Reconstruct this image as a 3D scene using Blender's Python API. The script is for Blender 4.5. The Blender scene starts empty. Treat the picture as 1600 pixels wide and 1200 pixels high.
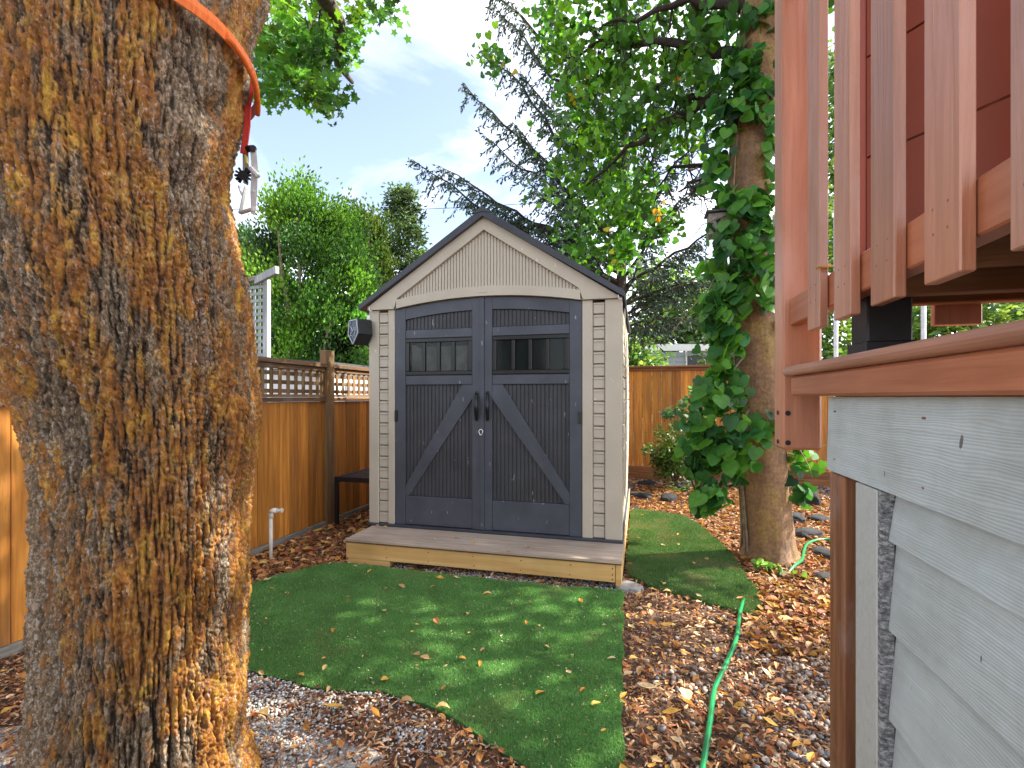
import bpy, bmesh, math, random
import numpy as np
from mathutils import Vector, Matrix, Euler

random.seed(7)
RNG = np.random.default_rng(7)
sc = bpy.context.scene
COL = sc.collection
R = math.radians

# ------------------------------------------------------------------ camera
F_PX, YAW, EYE, HORIZON = 765.0, math.atan(200 / 765.0), 1.25, 620.0
cam_d = bpy.data.cameras.new('camera')
cam_d.sensor_width = 36.0
cam_d.lens = F_PX / 1600.0 * 36.0
cam_d.shift_y = (HORIZON - 600.0) / 1600.0
cam_d.clip_start = 0.02
cam_d.clip_end = 1500
cam = bpy.data.objects.new('camera', cam_d)
COL.objects.link(cam)
cam.location = (0, 0, EYE)
cam.rotation_euler = (R(90), 0, YAW)
sc.camera = cam

# ------------------------------------------------------------------ light
SUN_DIR = Vector((0.80, 0.36, 0.92)).normalized()      # towards the sun
SUN_STRENGTH, SKY_STRENGTH, EXPOSURE = 5.0, 0.12, 1.62
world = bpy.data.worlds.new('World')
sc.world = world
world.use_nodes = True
wn, wl = world.node_tree.nodes, world.node_tree.links
wn.clear()
sky = wn.new('ShaderNodeTexSky')
sky.sky_type = 'NISHITA'
sky.sun_disc = False
sky.sun_elevation = math.asin(SUN_DIR.z)
sky.sun_rotation = math.atan2(SUN_DIR.x, SUN_DIR.y)
sky.air_density = 1.0
sky.dust_density = 1.0
sky.ozone_density = 2.0
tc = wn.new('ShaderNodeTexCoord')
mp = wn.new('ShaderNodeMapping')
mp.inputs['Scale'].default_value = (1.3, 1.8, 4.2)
mp.inputs['Location'].default_value = (7.0, 3.0, 1.0)  # pattern shifted: clear in view, bright unseen cloud added to light the yard
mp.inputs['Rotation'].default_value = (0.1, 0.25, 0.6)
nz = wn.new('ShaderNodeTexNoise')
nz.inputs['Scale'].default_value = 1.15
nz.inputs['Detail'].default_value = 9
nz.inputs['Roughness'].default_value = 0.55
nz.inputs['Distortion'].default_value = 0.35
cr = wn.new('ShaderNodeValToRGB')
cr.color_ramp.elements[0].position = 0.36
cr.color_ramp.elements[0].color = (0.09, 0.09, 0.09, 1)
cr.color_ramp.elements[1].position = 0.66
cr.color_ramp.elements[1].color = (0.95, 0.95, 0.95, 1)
# thin cloud: the same sky light, scattered white and made much brighter to lift the light on the yard
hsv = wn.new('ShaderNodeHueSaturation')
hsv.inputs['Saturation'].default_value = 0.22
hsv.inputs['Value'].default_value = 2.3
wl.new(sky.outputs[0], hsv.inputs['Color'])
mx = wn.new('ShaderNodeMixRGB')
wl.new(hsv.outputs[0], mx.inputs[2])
bg = wn.new('ShaderNodeBackground')
bg.inputs[1].default_value = SKY_STRENGTH
wo = wn.new('ShaderNodeOutputWorld')
wl.new(tc.outputs['Generated'], mp.inputs['Vector'])
wl.new(mp.outputs[0], nz.inputs['Vector'])
wl.new(nz.outputs['Fac'], cr.inputs[0])
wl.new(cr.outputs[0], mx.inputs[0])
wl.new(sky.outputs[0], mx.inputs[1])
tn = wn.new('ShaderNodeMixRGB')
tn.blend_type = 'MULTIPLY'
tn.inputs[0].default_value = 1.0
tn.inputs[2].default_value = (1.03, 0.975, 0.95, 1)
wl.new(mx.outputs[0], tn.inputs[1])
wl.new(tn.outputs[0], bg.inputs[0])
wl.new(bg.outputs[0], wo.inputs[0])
sun_d = bpy.data.lights.new('sun', 'SUN')
sun_d.energy = SUN_STRENGTH
sun_d.angle = R(0.6)
sun_d.color = (1.0, 0.93, 0.80)
sun = bpy.data.objects.new('sun', sun_d)
COL.objects.link(sun)
sun.rotation_euler = SUN_DIR.to_track_quat('Z', 'Y').to_euler()
sc.view_settings.view_transform = 'Standard'
sc.view_settings.look = 'None'
sc.view_settings.gamma = 1
sc.view_settings.exposure = EXPOSURE
sc.view_settings.use_curve_mapping = False

# ------------------------------------------------------------------ helpers
_s, _c = math.sin(YAW), math.cos(YAW)


def ray(u, v):
    r = (u - 800) / F_PX
    return Vector((r * _c - _s, r * _s + _c, (HORIZON - v) / F_PX))


def P(u, v, depth):
    """world point seen in the photograph at (u, v), so many metres in front of the camera"""
    return Vector((0, 0, EYE)) + ray(u, v) * depth


def G(u, v, z=0.0):
    d = ray(u, v)
    return Vector((0, 0, EYE)) + d * ((z - EYE) / d.z)


def PYW(u, v, y):
    d = ray(u, v)
    return Vector((0, 0, EYE)) + d * (y / d.y)


class Perlin:
    def __init__(self, seed):
        r = np.random.default_rng(seed)
        self.p = np.concatenate([r.permutation(256)] * 3)
        g = r.normal(size=(256, 3))
        self.g = g / np.linalg.norm(g, axis=1, keepdims=True)

    def __call__(self, x, y, z):
        x, y, z = np.broadcast_arrays(np.asarray(x, float), np.asarray(y, float), np.asarray(z, float))
        xi, yi, zi = np.floor(x).astype(int), np.floor(y).astype(int), np.floor(z).astype(int)
        xf, yf, zf = x - xi, y - yi, z - zi
        xi &= 255; yi &= 255; zi &= 255
        f = lambda t: t * t * t * (t * (t * 6 - 15) + 10)
        u, v, w = f(xf), f(yf), f(zf)
        out = 0
        for dx in (0, 1):
            for dy in (0, 1):
                for dz in (0, 1):
                    h = self.p[self.p[self.p[xi + dx] + yi + dy] + zi + dz]
                    gr = self.g[h]
                    dot = gr[..., 0] * (xf - dx) + gr[..., 1] * (yf - dy) + gr[..., 2] * (zf - dz)
                    out = out + dot * (u if dx else 1 - u) * (v if dy else 1 - v) * (w if dz else 1 - w)
        return out

    def fbm(self, x, y, z, o=4):
        a, s, t = 1.0, 0, 0
        for i in range(o):
            s = s + a * self(x * 2 ** i, y * 2 ** i, z * 2 ** i)
            a *= 0.5
        return s


PN = Perlin(3)


def tag(o, label=None, cat=None, group=None, kind=None):
    if label: o['label'] = label
    if cat: o['category'] = cat
    if group: o['group'] = group
    if kind: o['kind'] = kind
    return o


def thing(name, label, cat, loc=(0, 0, 0), group=None):
    o = bpy.data.objects.new(name, None)
    o.empty_display_size = 0.1
    COL.objects.link(o)
    o.location = loc
    return tag(o, label, cat, group)


def root_loc(parent):
    v = Vector((0, 0, 0))
    while parent is not None:
        v = v + parent.location
        parent = parent.parent
    return v


def link_mesh(name, me, m, parent=None, loc=None):
    o = bpy.data.objects.new(name, me)
    COL.objects.link(o)
    if parent is not None:
        o.parent = parent
    if loc is not None:
        o.location = loc
    if m is not None and not me.materials:
        me.materials.append(m)
    return o


def tri_mesh(name, V, T, m, parent=None, color=None, smooth=False, attr=None):
    """V (n,3) world coordinates, T (k,3) triangles, color (n,3) per vertex"""
    V = np.asarray(V, np.float32).reshape(-1, 3)
    T = np.asarray(T, np.int32).reshape(-1, 3)
    if parent is not None:
        V = V - np.array(root_loc(parent), np.float32)
    me = bpy.data.meshes.new(name)
    me.vertices.add(len(V)); me.vertices.foreach_set('co', V.ravel())
    me.loops.add(len(T) * 3); me.loops.foreach_set('vertex_index', T.ravel())
    me.polygons.add(len(T))
    me.polygons.foreach_set('loop_start', np.arange(0, len(T) * 3, 3, dtype=np.int32))
    me.polygons.foreach_set('loop_total', np.full(len(T), 3, np.int32))
    me.polygons.foreach_set('use_smooth', np.full(len(T), smooth, bool))
    me.update(calc_edges=True)
    if color is not None:
        ca = me.color_attributes.new('tint', 'FLOAT_COLOR', 'POINT')
        c4 = np.ones((len(V), 4), np.float32); c4[:, :3] = color
        ca.data.foreach_set('color', c4.ravel())
    if attr is not None:
        for k, a in attr.items():
            at = me.attributes.new(k, 'FLOAT', 'POINT')
            at.data.foreach_set('value', np.asarray(a, np.float32).ravel())
    return link_mesh(name, me, m, parent)


def rot_mats(yaw, pitch, roll):
    cy, sy = np.cos(yaw), np.sin(yaw); cp, sp = np.cos(pitch), np.sin(pitch); cr_, sr = np.cos(roll), np.sin(roll)
    M = np.empty((len(yaw), 3, 3))
    M[:, 0, 0] = cy * cp; M[:, 0, 1] = cy * sp * sr - sy * cr_; M[:, 0, 2] = cy * sp * cr_ + sy * sr
    M[:, 1, 0] = sy * cp; M[:, 1, 1] = sy * sp * sr + cy * cr_; M[:, 1, 2] = sy * sp * cr_ - cy * sr
    M[:, 2, 0] = -sp;     M[:, 2, 1] = cp * sr;                M[:, 2, 2] = cp * cr_
    return M


def scatter(name, base_v, base_t, pos, M, scale, m, parent=None, color=None, smooth=False):
    base_v = np.asarray(base_v, float); base_t = np.asarray(base_t, int)
    pos = np.asarray(pos, float); n = len(pos); k = len(base_v)
    scale = np.asarray(scale, float)
    if scale.ndim == 1: scale = np.repeat(scale[:, None], 3, 1)
    V = np.einsum('nij,nkj->nki', M, base_v[None] * scale[:, None, :]) + pos[:, None, :]
    T = base_t[None] + (np.arange(n) * k)[:, None, None]
    c = None
    if color is not None:
        c = np.repeat(np.asarray(color), k, axis=0)
    return tri_mesh(name, V.reshape(-1, 3), T.reshape(-1, 3), m, parent, c, smooth)


class MB:
    """collects shapes in world coordinates, builds ONE mesh"""
    def __init__(self):
        self.bm = bmesh.new()

    def box(self, x0, x1, y0, y1, z0, z1, bev=0.0, M=None):
        bm = bmesh.new()
        bmesh.ops.create_cube(bm, size=1)
        bmesh.ops.scale(bm, vec=(abs(x1 - x0), abs(y1 - y0), abs(z1 - z0)), verts=bm.verts)
        if bev: bmesh.ops.bevel(bm, geom=bm.edges[:], offset=bev, segments=1, affect='EDGES', profile=0.5)
        bmesh.ops.translate(bm, vec=((x0 + x1) / 2, (y0 + y1) / 2, (z0 + z1) / 2), verts=bm.verts)
        if M is not None: bmesh.ops.transform(bm, matrix=M, verts=bm.verts)
        self.merge(bm)
        return self

    def merge(self, bm):
        me = bpy.data.meshes.new('tmp'); bm.to_mesh(me); bm.free()
        self.bm.from_mesh(me); bpy.data.meshes.remove(me)

    def bar(self, a, b, w, h, bev=0.0, up=(0, 0, 1)):
        a, b = Vector(a), Vector(b)
        d = b - a; L = d.length; d.normalize()
        up = Vector(up)
        side = d.cross(up).normalized(); up2 = side.cross(d)
        M = Matrix((( d.x, side.x, up2.x, (a.x + b.x) / 2), (d.y, side.y, up2.y, (a.y + b.y) / 2),
                    (d.z, side.z, up2.z, (a.z + b.z) / 2), (0, 0, 0, 1)))
        return self.box(-L / 2, L / 2, -w / 2, w / 2, -h / 2, h / 2, bev, M)

    def tube(self, pts, radii, n=8, cap=True, flat=1.0):
        pts = [Vector(p) for p in pts]
        if not hasattr(radii, '__len__'): radii = [radii] * len(pts)
        rings = []; ref = Vector((0.13, 0.31, 0.94)).normalized()
        for i, p in enumerate(pts):
            t = (pts[min(i + 1, len(pts) - 1)] - pts[max(i - 1, 0)]).normalized()
            if abs(t.dot(ref)) > 0.93: r0 = Vector((1, 0, 0.1)).normalized()
            else: r0 = ref
            a = t.cross(r0).normalized(); b = t.cross(a)
            rings.append([self.bm.verts.new(p + (a * math.cos(k * 2 * math.pi / n) + b * math.sin(k * 2 * math.pi / n) * flat) * radii[i]) for k in range(n)])
        for i in range(len(rings) - 1):
            for k in range(n):
                f = self.bm.faces.new((rings[i][k], rings[i][(k + 1) % n], rings[i + 1][(k + 1) % n], rings[i + 1][k])); f.smooth = True
        if cap:
            self.bm.faces.new(rings[0][::-1]); self.bm.faces.new(rings[-1])
        return self

    def prism(self, outline, depth_vec):
        """flat outline (3D points) given a thickness"""
        d = Vector(depth_vec)
        a = [self.bm.verts.new(p) for p in outline]; b = [self.bm.verts.new(Vector(p) + d) for p in outline]
        self.bm.faces.new(a); self.bm.faces.new(b[::-1])
        n = len(a)
        for i in range(n): self.bm.faces.new((a[i], b[i], b[(i + 1) % n], a[(i + 1) % n]))
        return self

    def strip(self, xs, lo, hi, y0, y1):
        """plate between two curves lo(x), hi(x) in the plane of the shed front"""
        f = []; 
        for x in xs:
            l, h = lo(x), hi(x)
            if h < l + 1e-4: h = l + 1e-4
            f.append([self.bm.verts.new((x, y, z)) for y, z in ((y0, l), (y0, h), (y1, h), (y1, l))])
        for i in range(len(f) - 1):
            for k in range(4): self.bm.faces.new((f[i][k], f[i][(k + 1) % 4], f[i + 1][(k + 1) % 4], f[i + 1][k]))
        self.bm.faces.new(f[0]); self.bm.faces.new(f[-1][::-1])
        return self

    def build(self, name, m, parent=None, smooth=False):
        bmesh.ops.recalc_face_normals(self.bm, faces=self.bm.faces)
        if parent is not None:
            bmesh.ops.translate(self.bm, vec=-root_loc(parent), verts=self.bm.verts)
        me = bpy.data.meshes.new(name)
        self.bm.to_mesh(me); self.bm.free()
        if smooth: me.polygons.foreach_set('use_smooth', [True] * len(me.polygons))
        return link_mesh(name, me, m, parent)


_box_cache = {}


def box_mesh(name, sx, sy, sz, bev, m):
    """shared mesh for repeated boards, centred on its own origin"""
    k = (name, round(sx, 4), round(sy, 4), round(sz, 4), bev, m.name)
    if k not in _box_cache:
        bm = bmesh.new(); bmesh.ops.create_cube(bm, size=1)
        bmesh.ops.scale(bm, vec=(sx, sy, sz), verts=bm.verts)
        if bev: bmesh.ops.bevel(bm, geom=bm.edges[:], offset=bev, segments=1, affect='EDGES', profile=0.5)
        me = bpy.data.meshes.new(name); bm.to_mesh(me); bm.free(); me.materials.append(m)
        _box_cache[k] = me
    return _box_cache[k]


def piece(name, x0, x1, y0, y1, z0, z1, m, parent, bev=0.002, rot=None, own=False):
    me = box_mesh(name, x1 - x0, y1 - y0, z1 - z0, bev, m)
    o = bpy.data.objects.new(name, me); COL.objects.link(o); o.parent = parent
    o.location = Vector(((x0 + x1) / 2, (y0 + y1) / 2, (z0 + z1) / 2)) - root_loc(parent)
    if rot: o.rotation_euler = rot
    return o


# ------------------------------------------------------------------ materials
def nodes(name):
    m = bpy.data.materials.new(name); m.use_nodes = True
    nt = m.node_tree; b = nt.nodes['Principled BSDF']
    return m, nt, b


def noise(nt, vec, scale, detail=4, rough=0.55, stretch=None, dist=0.0):
    if stretch:
        mpn = nt.nodes.new('ShaderNodeMapping'); mpn.inputs['Scale'].default_value = stretch
        nt.links.new(vec, mpn.inputs[0]); vec = mpn.outputs[0]
    n = nt.nodes.new('ShaderNodeTexNoise'); n.inputs['Scale'].default_value = scale
    n.inputs['Detail'].default_value = detail; n.inputs['Roughness'].default_value = rough; n.inputs['Distortion'].default_value = dist
    nt.links.new(vec, n.inputs['Vector'])
    return n.outputs['Fac']


def ramp(nt, fac, stops):
    r = nt.nodes.new('ShaderNodeValToRGB'); e = r.color_ramp.elements
    while len(e) < len(stops): e.new(0.5)
    for i, (p, c) in enumerate(stops):
        e[i].position = p; e[i].color = (c[0], c[1], c[2], 1) if hasattr(c, '__len__') else (c, c, c, 1)
    nt.links.new(fac, r.inputs[0]); return r.outputs[0]


def mix(nt, a, b, fac, mode='MIX'):
    x = nt.nodes.new('ShaderNodeMixRGB'); x.blend_type = mode
    for i, q in ((0, fac), (1, a), (2, b)):
        if hasattr(q, 'is_output'): nt.links.new(q, x.inputs[i])
        elif i == 0: x.inputs[0].default_value = q
        else: x.inputs[i].default_value = (q[0], q[1], q[2], 1)
    return x.outputs[0]


def bump(nt, b, h, strength, dist=0.01):
    n = nt.nodes.new('ShaderNodeBump'); n.inputs['Strength'].default_value = strength; n.inputs['Distance'].default_value = dist
    nt.links.new(h, n.inputs['Height']); nt.links.new(n.outputs[0], b.inputs['Normal'])


def pos(nt):
    return nt.nodes.new('ShaderNodeNewGeometry').outputs['Position']


def shifted(nt):
    """world position moved by a random amount per object, so that boards do not share their grain"""
    g = pos(nt); oi = nt.nodes.new('ShaderNodeObjectInfo')
    ml = nt.nodes.new('ShaderNodeMath'); ml.operation = 'MULTIPLY'; ml.inputs[1].default_value = 57.0
    nt.links.new(oi.outputs['Random'], ml.inputs[0])
    ad = nt.nodes.new('ShaderNodeVectorMath'); ad.operation = 'ADD'
    nt.links.new(g, ad.inputs[0]); nt.links.new(ml.outputs[0], ad.inputs[1])
    return ad.outputs[0], oi.outputs['Random']


def wood(name, dark, light, stretch=(1, 1, 0.06), scale=28, rough=0.65, vary=0.35, weather=None, bumpy=0.35, knots=True, spec=0.3):
    m, nt, b = nodes(name)
    v, rnd = shifted(nt)
    g = noise(nt, v, scale, 6, 0.6, stretch, 0.6)
    c = ramp(nt, g, [(0.3, dark), (0.68, light)])
    lo = noise(nt, v, 2.3, 3, 0.5, (1, 1, 0.5))
    c = mix(nt, c, ramp(nt, lo, [(0.3, 0.62), (0.7, 1.12)]), 0.75, 'MULTIPLY')
    c = mix(nt, c, ramp(nt, rnd, [(0, 1 - vary), (1, 1 + vary * 0.5)]), 1.0, 'MULTIPLY')
    if knots:
        vr = nt.nodes.new('ShaderNodeTexVoronoi'); vr.inputs['Scale'].default_value = 5.5
        mpn = nt.nodes.new('ShaderNodeMapping'); mpn.inputs['Scale'].default_value = tuple(max(0.35, s) for s in stretch)
        nt.links.new(v, mpn.inputs[0]); nt.links.new(mpn.outputs[0], vr.inputs['Vector'])
        k = ramp(nt, vr.outputs['Distance'], [(0.03, 0.25), (0.085, 1.0)])
        c = mix(nt, c, k, 0.8, 'MULTIPLY')
    if name.startswith('cedar_') and not name.endswith('rail'):
        # silvery grey streaks and damp stains
        ws = noise(nt, pos(nt), 7, 6, 0.7, (1, 1, 0.12))
        c = mix(nt, c, (0.17, 0.10, 0.06), ramp(nt, ws, [(0.54, 0.0), (0.70, 0.7)]))
    if weather:
        w = noise(nt, pos(nt), 3.5, 6, 0.65, (1, 1, 0.5))
        c = mix(nt, c, weather, ramp(nt, w, [(0.5, 0.0), (0.72, 0.75)]))
    nt.links.new(c, b.inputs['Base Color'])
    b.inputs['Roughness'].default_value = rough; b.inputs['Specular IOR Level'].default_value = spec
    bump(nt, b, g, bumpy, 0.004)
    return m


def plain(name, col, rough=0.5, metal=0.0, var=0.12, scale=8, bumpy=0.0, spec=0.4, flecks=None, bscale=120):
    m, nt, b = nodes(name)
    g = noise(nt, pos(nt), scale, 5, 0.6)
    c = mix(nt, col, ramp(nt, g, [(0.3, 1 - var * 2), (0.7, 1 + var)]), 1.0, 'MULTIPLY')
    if flecks:
        fcol, lo_, st = flecks
        f = noise(nt, pos(nt), 30, 3, 0.5, st)
        c = mix(nt, c, fcol, ramp(nt, f, [(lo_, 0), (lo_ + 0.03, 0.7)]))
    nt.links.new(c, b.inputs['Base Color'])
    b.inputs['Roughness'].default_value = rough; b.inputs['Metallic'].default_value = metal
    b.inputs['Specular IOR Level'].default_value = spec
    if bumpy: bump(nt, b, noise(nt, pos(nt), bscale, 3, 0.6), bumpy, 0.002)
    return m


def tinted(name, rough=0.7, trans=0.0, spec=0.25, bumpy=0.0, nscale=40, nv=0.25):
    """colour comes from each leaf's, chip's or stone's own tint"""
    m, nt, b = nodes(name)
    a = nt.nodes.new('ShaderNodeAttribute'); a.attribute_name = 'tint'
    g = noise(nt, pos(nt), nscale, 3, 0.6)
    c = mix(nt, a.outputs['Color'], ramp(nt, g, [(0.3, 1 - nv), (0.7, 1 + nv)]), 1.0, 'MULTIPLY')
    nt.links.new(c, b.inputs['Base Color'])
    b.inputs['Roughness'].default_value = rough; b.inputs['Specular IOR Level'].default_value = spec
    if bumpy: bump(nt, b, g, bumpy, 0.003)
    if trans:
        t = nt.nodes.new('ShaderNodeBsdfTranslucent'); ms = nt.nodes.new('ShaderNodeMixShader'); ms.inputs[0].default_value = trans
        c2 = mix(nt, c, (1.35, 1.35, 0.6), 1.0, 'MULTIPLY')
        nt.links.new(c2, t.inputs[0]); nt.links.new(b.outputs[0], ms.inputs[1]); nt.links.new(t.outputs[0], ms.inputs[2])
        nt.links.new(ms.outputs[0], nt.nodes['Material Output'].inputs[0])
    return m


def leafmat(name, col, col2, trans=0.4, rough=0.4, scale=6):
    m, nt, b = nodes(name)
    v, rnd = shifted(nt)
    c = ramp(nt, rnd, [(0, (col[0] * .55, col[1] * .55, col[2] * .7)), (0.3, col), (0.85, (col2[0] * .8, col2[1] * .8, col2[2] * .8)), (1, col2)])
    g = noise(nt, v, 35, 3, 0.5)
    c = mix(nt, c, ramp(nt, g, [(0.3, 0.8), (0.7, 1.15)]), 1.0, 'MULTIPLY')
    nt.links.new(c, b.inputs['Base Color']); b.inputs['Roughness'].default_value = rough; b.inputs['Specular IOR Level'].default_value = 0.35
    bump(nt, b, g, 0.4, 0.004)
    t = nt.nodes.new('ShaderNodeBsdfTranslucent'); ms = nt.nodes.new('ShaderNodeMixShader'); ms.inputs[0].default_value = trans
    nt.links.new(mix(nt, c, (1.5, 1.4, 0.6), 1.0, 'MULTIPLY'), t.inputs[0])
    nt.links.new(b.outputs[0], ms.inputs[1]); nt.links.new(t.outputs[0], ms.inputs[2])
    nt.links.new(ms.outputs[0], nt.nodes['Material Output'].inputs[0])
    return m


M = {}
M['fence'] = wood('cedar_fence', (0.34, 0.110, 0.018), (0.68, 0.29, 0.050), (1, 1, 0.05), 30, 0.6, 0.35, None, 0.3)
M['fence_h'] = wood('cedar_fence_rail', (0.10, 0.055, 0.03), (0.24, 0.14, 0.07), (1, 0.06, 1), 30, 0.75, 0.2, (0.20, 0.19, 0.16), 0.4, False)
M['fence_hx'] = wood('cedar_back_fence_rail', (0.13, 0.05, 0.02), (0.28, 0.12, 0.05), (0.06, 1, 1), 30, 0.75, 0.2, None, 0.4, False)
M['fence_post'] = wood('cedar_post', (0.11, 0.06, 0.025), (0.27, 0.16, 0.07), (1, 1, 0.05), 26, 0.75, 0.2, (0.20, 0.18, 0.12), 0.4, False)
M['grey_wood'] = wood('weathered_grey_wood', (0.16, 0.15, 0.13), (0.34, 0.32, 0.28), (1, 0.06, 1), 30, 0.85, 0.2, None, 0.5, False)
M['white_wood'] = wood('whitewashed_wood', (0.26, 0.28, 0.28), (0.46, 0.49, 0.50), (1, 1, 0.1), 22, 0.8, 0.15, (0.25, 0.27, 0.27), 0.4, False)
M['lumber'] = wood('new_lumber', (0.66, 0.37, 0.12), (0.88, 0.60, 0.25), (0.05, 1, 1), 22, 0.6, 0.1, None, 0.25)
M['ply'] = wood('weathered_plywood', (0.32, 0.235, 0.175), (0.56, 0.45, 0.36), (0.06, 1, 1), 34, 0.85, 0.05, (0.34, 0.31, 0.27), 0.4, False)
M['plyedge'] = wood('plywood_edge', (0.05, 0.03, 0.02), (0.20, 0.12, 0.07), (0.05, 1, 6), 30, 0.9, 0.05, None, 0.4, False)
M['deck'] = wood('terracotta_deck_stain', (0.39, 0.148, 0.072), (0.52, 0.22, 0.118), (1, 1, 0.05), 46, 0.34, 0.06, (0.48, 0.26, 0.19), 0.6, False, 0.7)
M['deck_y'] = wood('terracotta_deck_stain_long', (0.36, 0.115, 0.05), (0.50, 0.185, 0.088), (1, 0.05, 1), 40, 0.42, 0.06, None, 0.35, False, 0.5)
M['deck_cap'] = wood('worn_deck_edge', (0.27, 0.12, 0.075), (0.42, 0.20, 0.13), (1, 0.04, 1), 40, 0.4, 0.06, None, 0.35, False, 0.5)
M['joist'] = wood('joist_wood', (0.20, 0.09, 0.04), (0.42, 0.22, 0.10), (0.05, 1, 1), 30, 0.7, 0.1, None, 0.4, False)
M['brown_post'] = wood('stained_brown_post', (0.12, 0.045, 0.022), (0.36, 0.16, 0.075), (1, 1, 0.05), 42, 0.55, 0.1, (0.46, 0.38, 0.33), 0.5, False)
M['screen'] = plain('redbrown_screen', (0.25, 0.055, 0.026), 0.45, 0, 0.1, 2)
M['black_post'] = plain('black_painted_post', (0.018, 0.018, 0.022), 0.5, 0, 0.2, 14, 0.3)
M['metal'] = plain('galvanised_metal', (0.72, 0.72, 0.72), 0.35, 0.35, 0.1, 20)
M['dark_metal'] = plain('dark_metal', (0.03, 0.03, 0.033), 0.45, 0.6, 0.1, 20)
M['black'] = plain('black_plastic', (0.012, 0.012, 0.014), 0.3, 0, 0.1, 20)
M['bench'] = plain('black_enamel', (0.010, 0.011, 0.017), 0.35, 0, 0.1, 20)
M['tan'] = plain('taupe_resin', (0.47, 0.43, 0.345), 0.55, 0, 0.045, 3, 0.15, 0.3, ((0.62, 0.60, 0.55), 0.70, (1, 1, 0.5)))
M['door'] = plain('charcoal_resin', (0.064, 0.074, 0.094), 0.45, 0, 0.12, 5, 0.2, 0.35, ((0.42, 0.42, 0.42), 0.69, (1.2, 1, 0.35)))
M['door2'] = plain('charcoal_resin_boards', (0.052, 0.056, 0.064), 0.5, 0, 0.12, 5, 0.2, 0.3, ((0.42, 0.42, 0.42), 0.72, (1.2, 1, 0.35)))
M['roof'] = plain('dark_resin_roof', (0.042, 0.048, 0.060), 0.45, 0, 0.15, 6, 0.3)
M['frame'] = plain('window_frame_black', (0.007, 0.008, 0.010), 0.35, 0, 0.1, 10)
M['blind'] = plain('beige_blind', (0.34, 0.30, 0.26), 0.8, 0, 0.25, 9)
M['green_blind'] = plain('dim_interior', (0.035, 0.045, 0.043), 0.8, 0, 0.3, 9)  # dark colour stands in for the unlit shed interior
M['pvc'] = plain('white_pvc', (0.72, 0.69, 0.62), 0.4, 0, 0.08, 20)
M['hose'] = plain('green_hose_rubber', (0.010, 0.23, 0.075), 0.28, 0, 0.08, 20)
M['orange'] = wood('orange_webbing', (0.72, 0.12, 0.02), (0.92, 0.24, 0.05), (1, 1, 0.1), 90, 0.7, 0.05, None, 0.4, False)
M['red'] = wood('red_webbing', (0.48, 0.03, 0.02), (0.66, 0.07, 0.05), (1, 1, 0.1), 90, 0.7, 0.05, None, 0.4, False)
M['white'] = plain('white_paint', (0.82, 0.83, 0.84), 0.5, 0, 0.06, 4)
M['bluegrey'] = plain('blue_grey_cladding', (0.34, 0.40, 0.47), 0.6, 0, 0.05, 4)
M['shingle'] = plain('dark_shingle', (0.06, 0.065, 0.07), 0.8, 0, 0.2, 12, 0.5)
M['stone'] = plain('dark_slate_stone', (0.030, 0.031, 0.034), 0.9, 0, 0.35, 9, 0.8, 0.3, None, 40)
M['litter'] = tinted('fallen_leaf_tint', 0.6, 0.22, 0.3, 0.3, 60, 0.2)
M['chip'] = tinted('bark_chip_tint', 0.85, 0, 0.2, 0.5, 120, 0.35)
M['pebble'] = tinted('pebble_tint', 0.6, 0, 0.35, 0.4, 60, 0.2)
M['foliage'] = tinted('foliage_tint', 0.45, 0.38, 0.35, 0, 3, 0.2)
M['needle'] = tinted('needle_tint', 0.6, 0.10, 0.25, 0, 3, 0.2)
M['vine_leaf'] = leafmat('vine_leaf', (0.036, 0.145, 0.032), (0.115, 0.32, 0.032), 0.34, 0.34)
M['blade'] = tinted('turf_blade', 0.45, 0.15, 0.35, 0, 2, 0.15)

# siding: brushed wood grain pressed into fibre-cement boards
m, nt, b = nodes('grey_green_siding')
v, rnd = shifted(nt)
w = nt.nodes.new('ShaderNodeTexWave'); w.wave_type = 'BANDS'; w.bands_direction = 'Z'
w.inputs['Scale'].default_value = 62; w.inputs['Distortion'].default_value = 11; w.inputs['Detail'].default_value = 2
w.inputs['Detail Scale'].default_value = 0.5; w.inputs['Detail Roughness'].default_value = 0.45
mpn = nt.nodes.new('ShaderNodeMapping'); mpn.inputs['Scale'].default_value = (0.3, 0.22, 1.0)
nt.links.new(v, mpn.inputs[0]); nt.links.new(mpn.outputs[0], w.inputs['Vector'])
fine = noise(nt, v, 60, 4, 0.6, (1, 0.05, 1))
c = ramp(nt, w.outputs['Fac'], [(0.0, (0.435, 0.50, 0.50)), (0.3, (0.465, 0.53, 0.53)), (1.0, (0.475, 0.54, 0.54))])
c = mix(nt, c, ramp(nt, fine, [(0.3, 0.9), (0.7, 1.06)]), 1.0, 'MULTIPLY')
dirt = noise(nt, pos(nt), 4.5, 6, 0.7)
c = mix(nt, c, ramp(nt, dirt, [(0.35, (0.80, 0.78, 0.74)), (0.6, 1.03)]), 0.8, 'MULTIPLY')
chips = noise(nt, v, 26, 3, 0.5, (1, 1, 0.35))
c = mix(nt, c, (0.10, 0.09, 0.08), ramp(nt, chips, [(0.715, 0), (0.725, 0.9)]))
nt.links.new(c, b.inputs['Base Color']); b.inputs['Roughness'].default_value = 0.5; b.inputs['Specular IOR Level'].default_value = 0.35
bump(nt, b, w.outputs['Fac'], 0.24, 0.003)
M['siding'] = m

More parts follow.
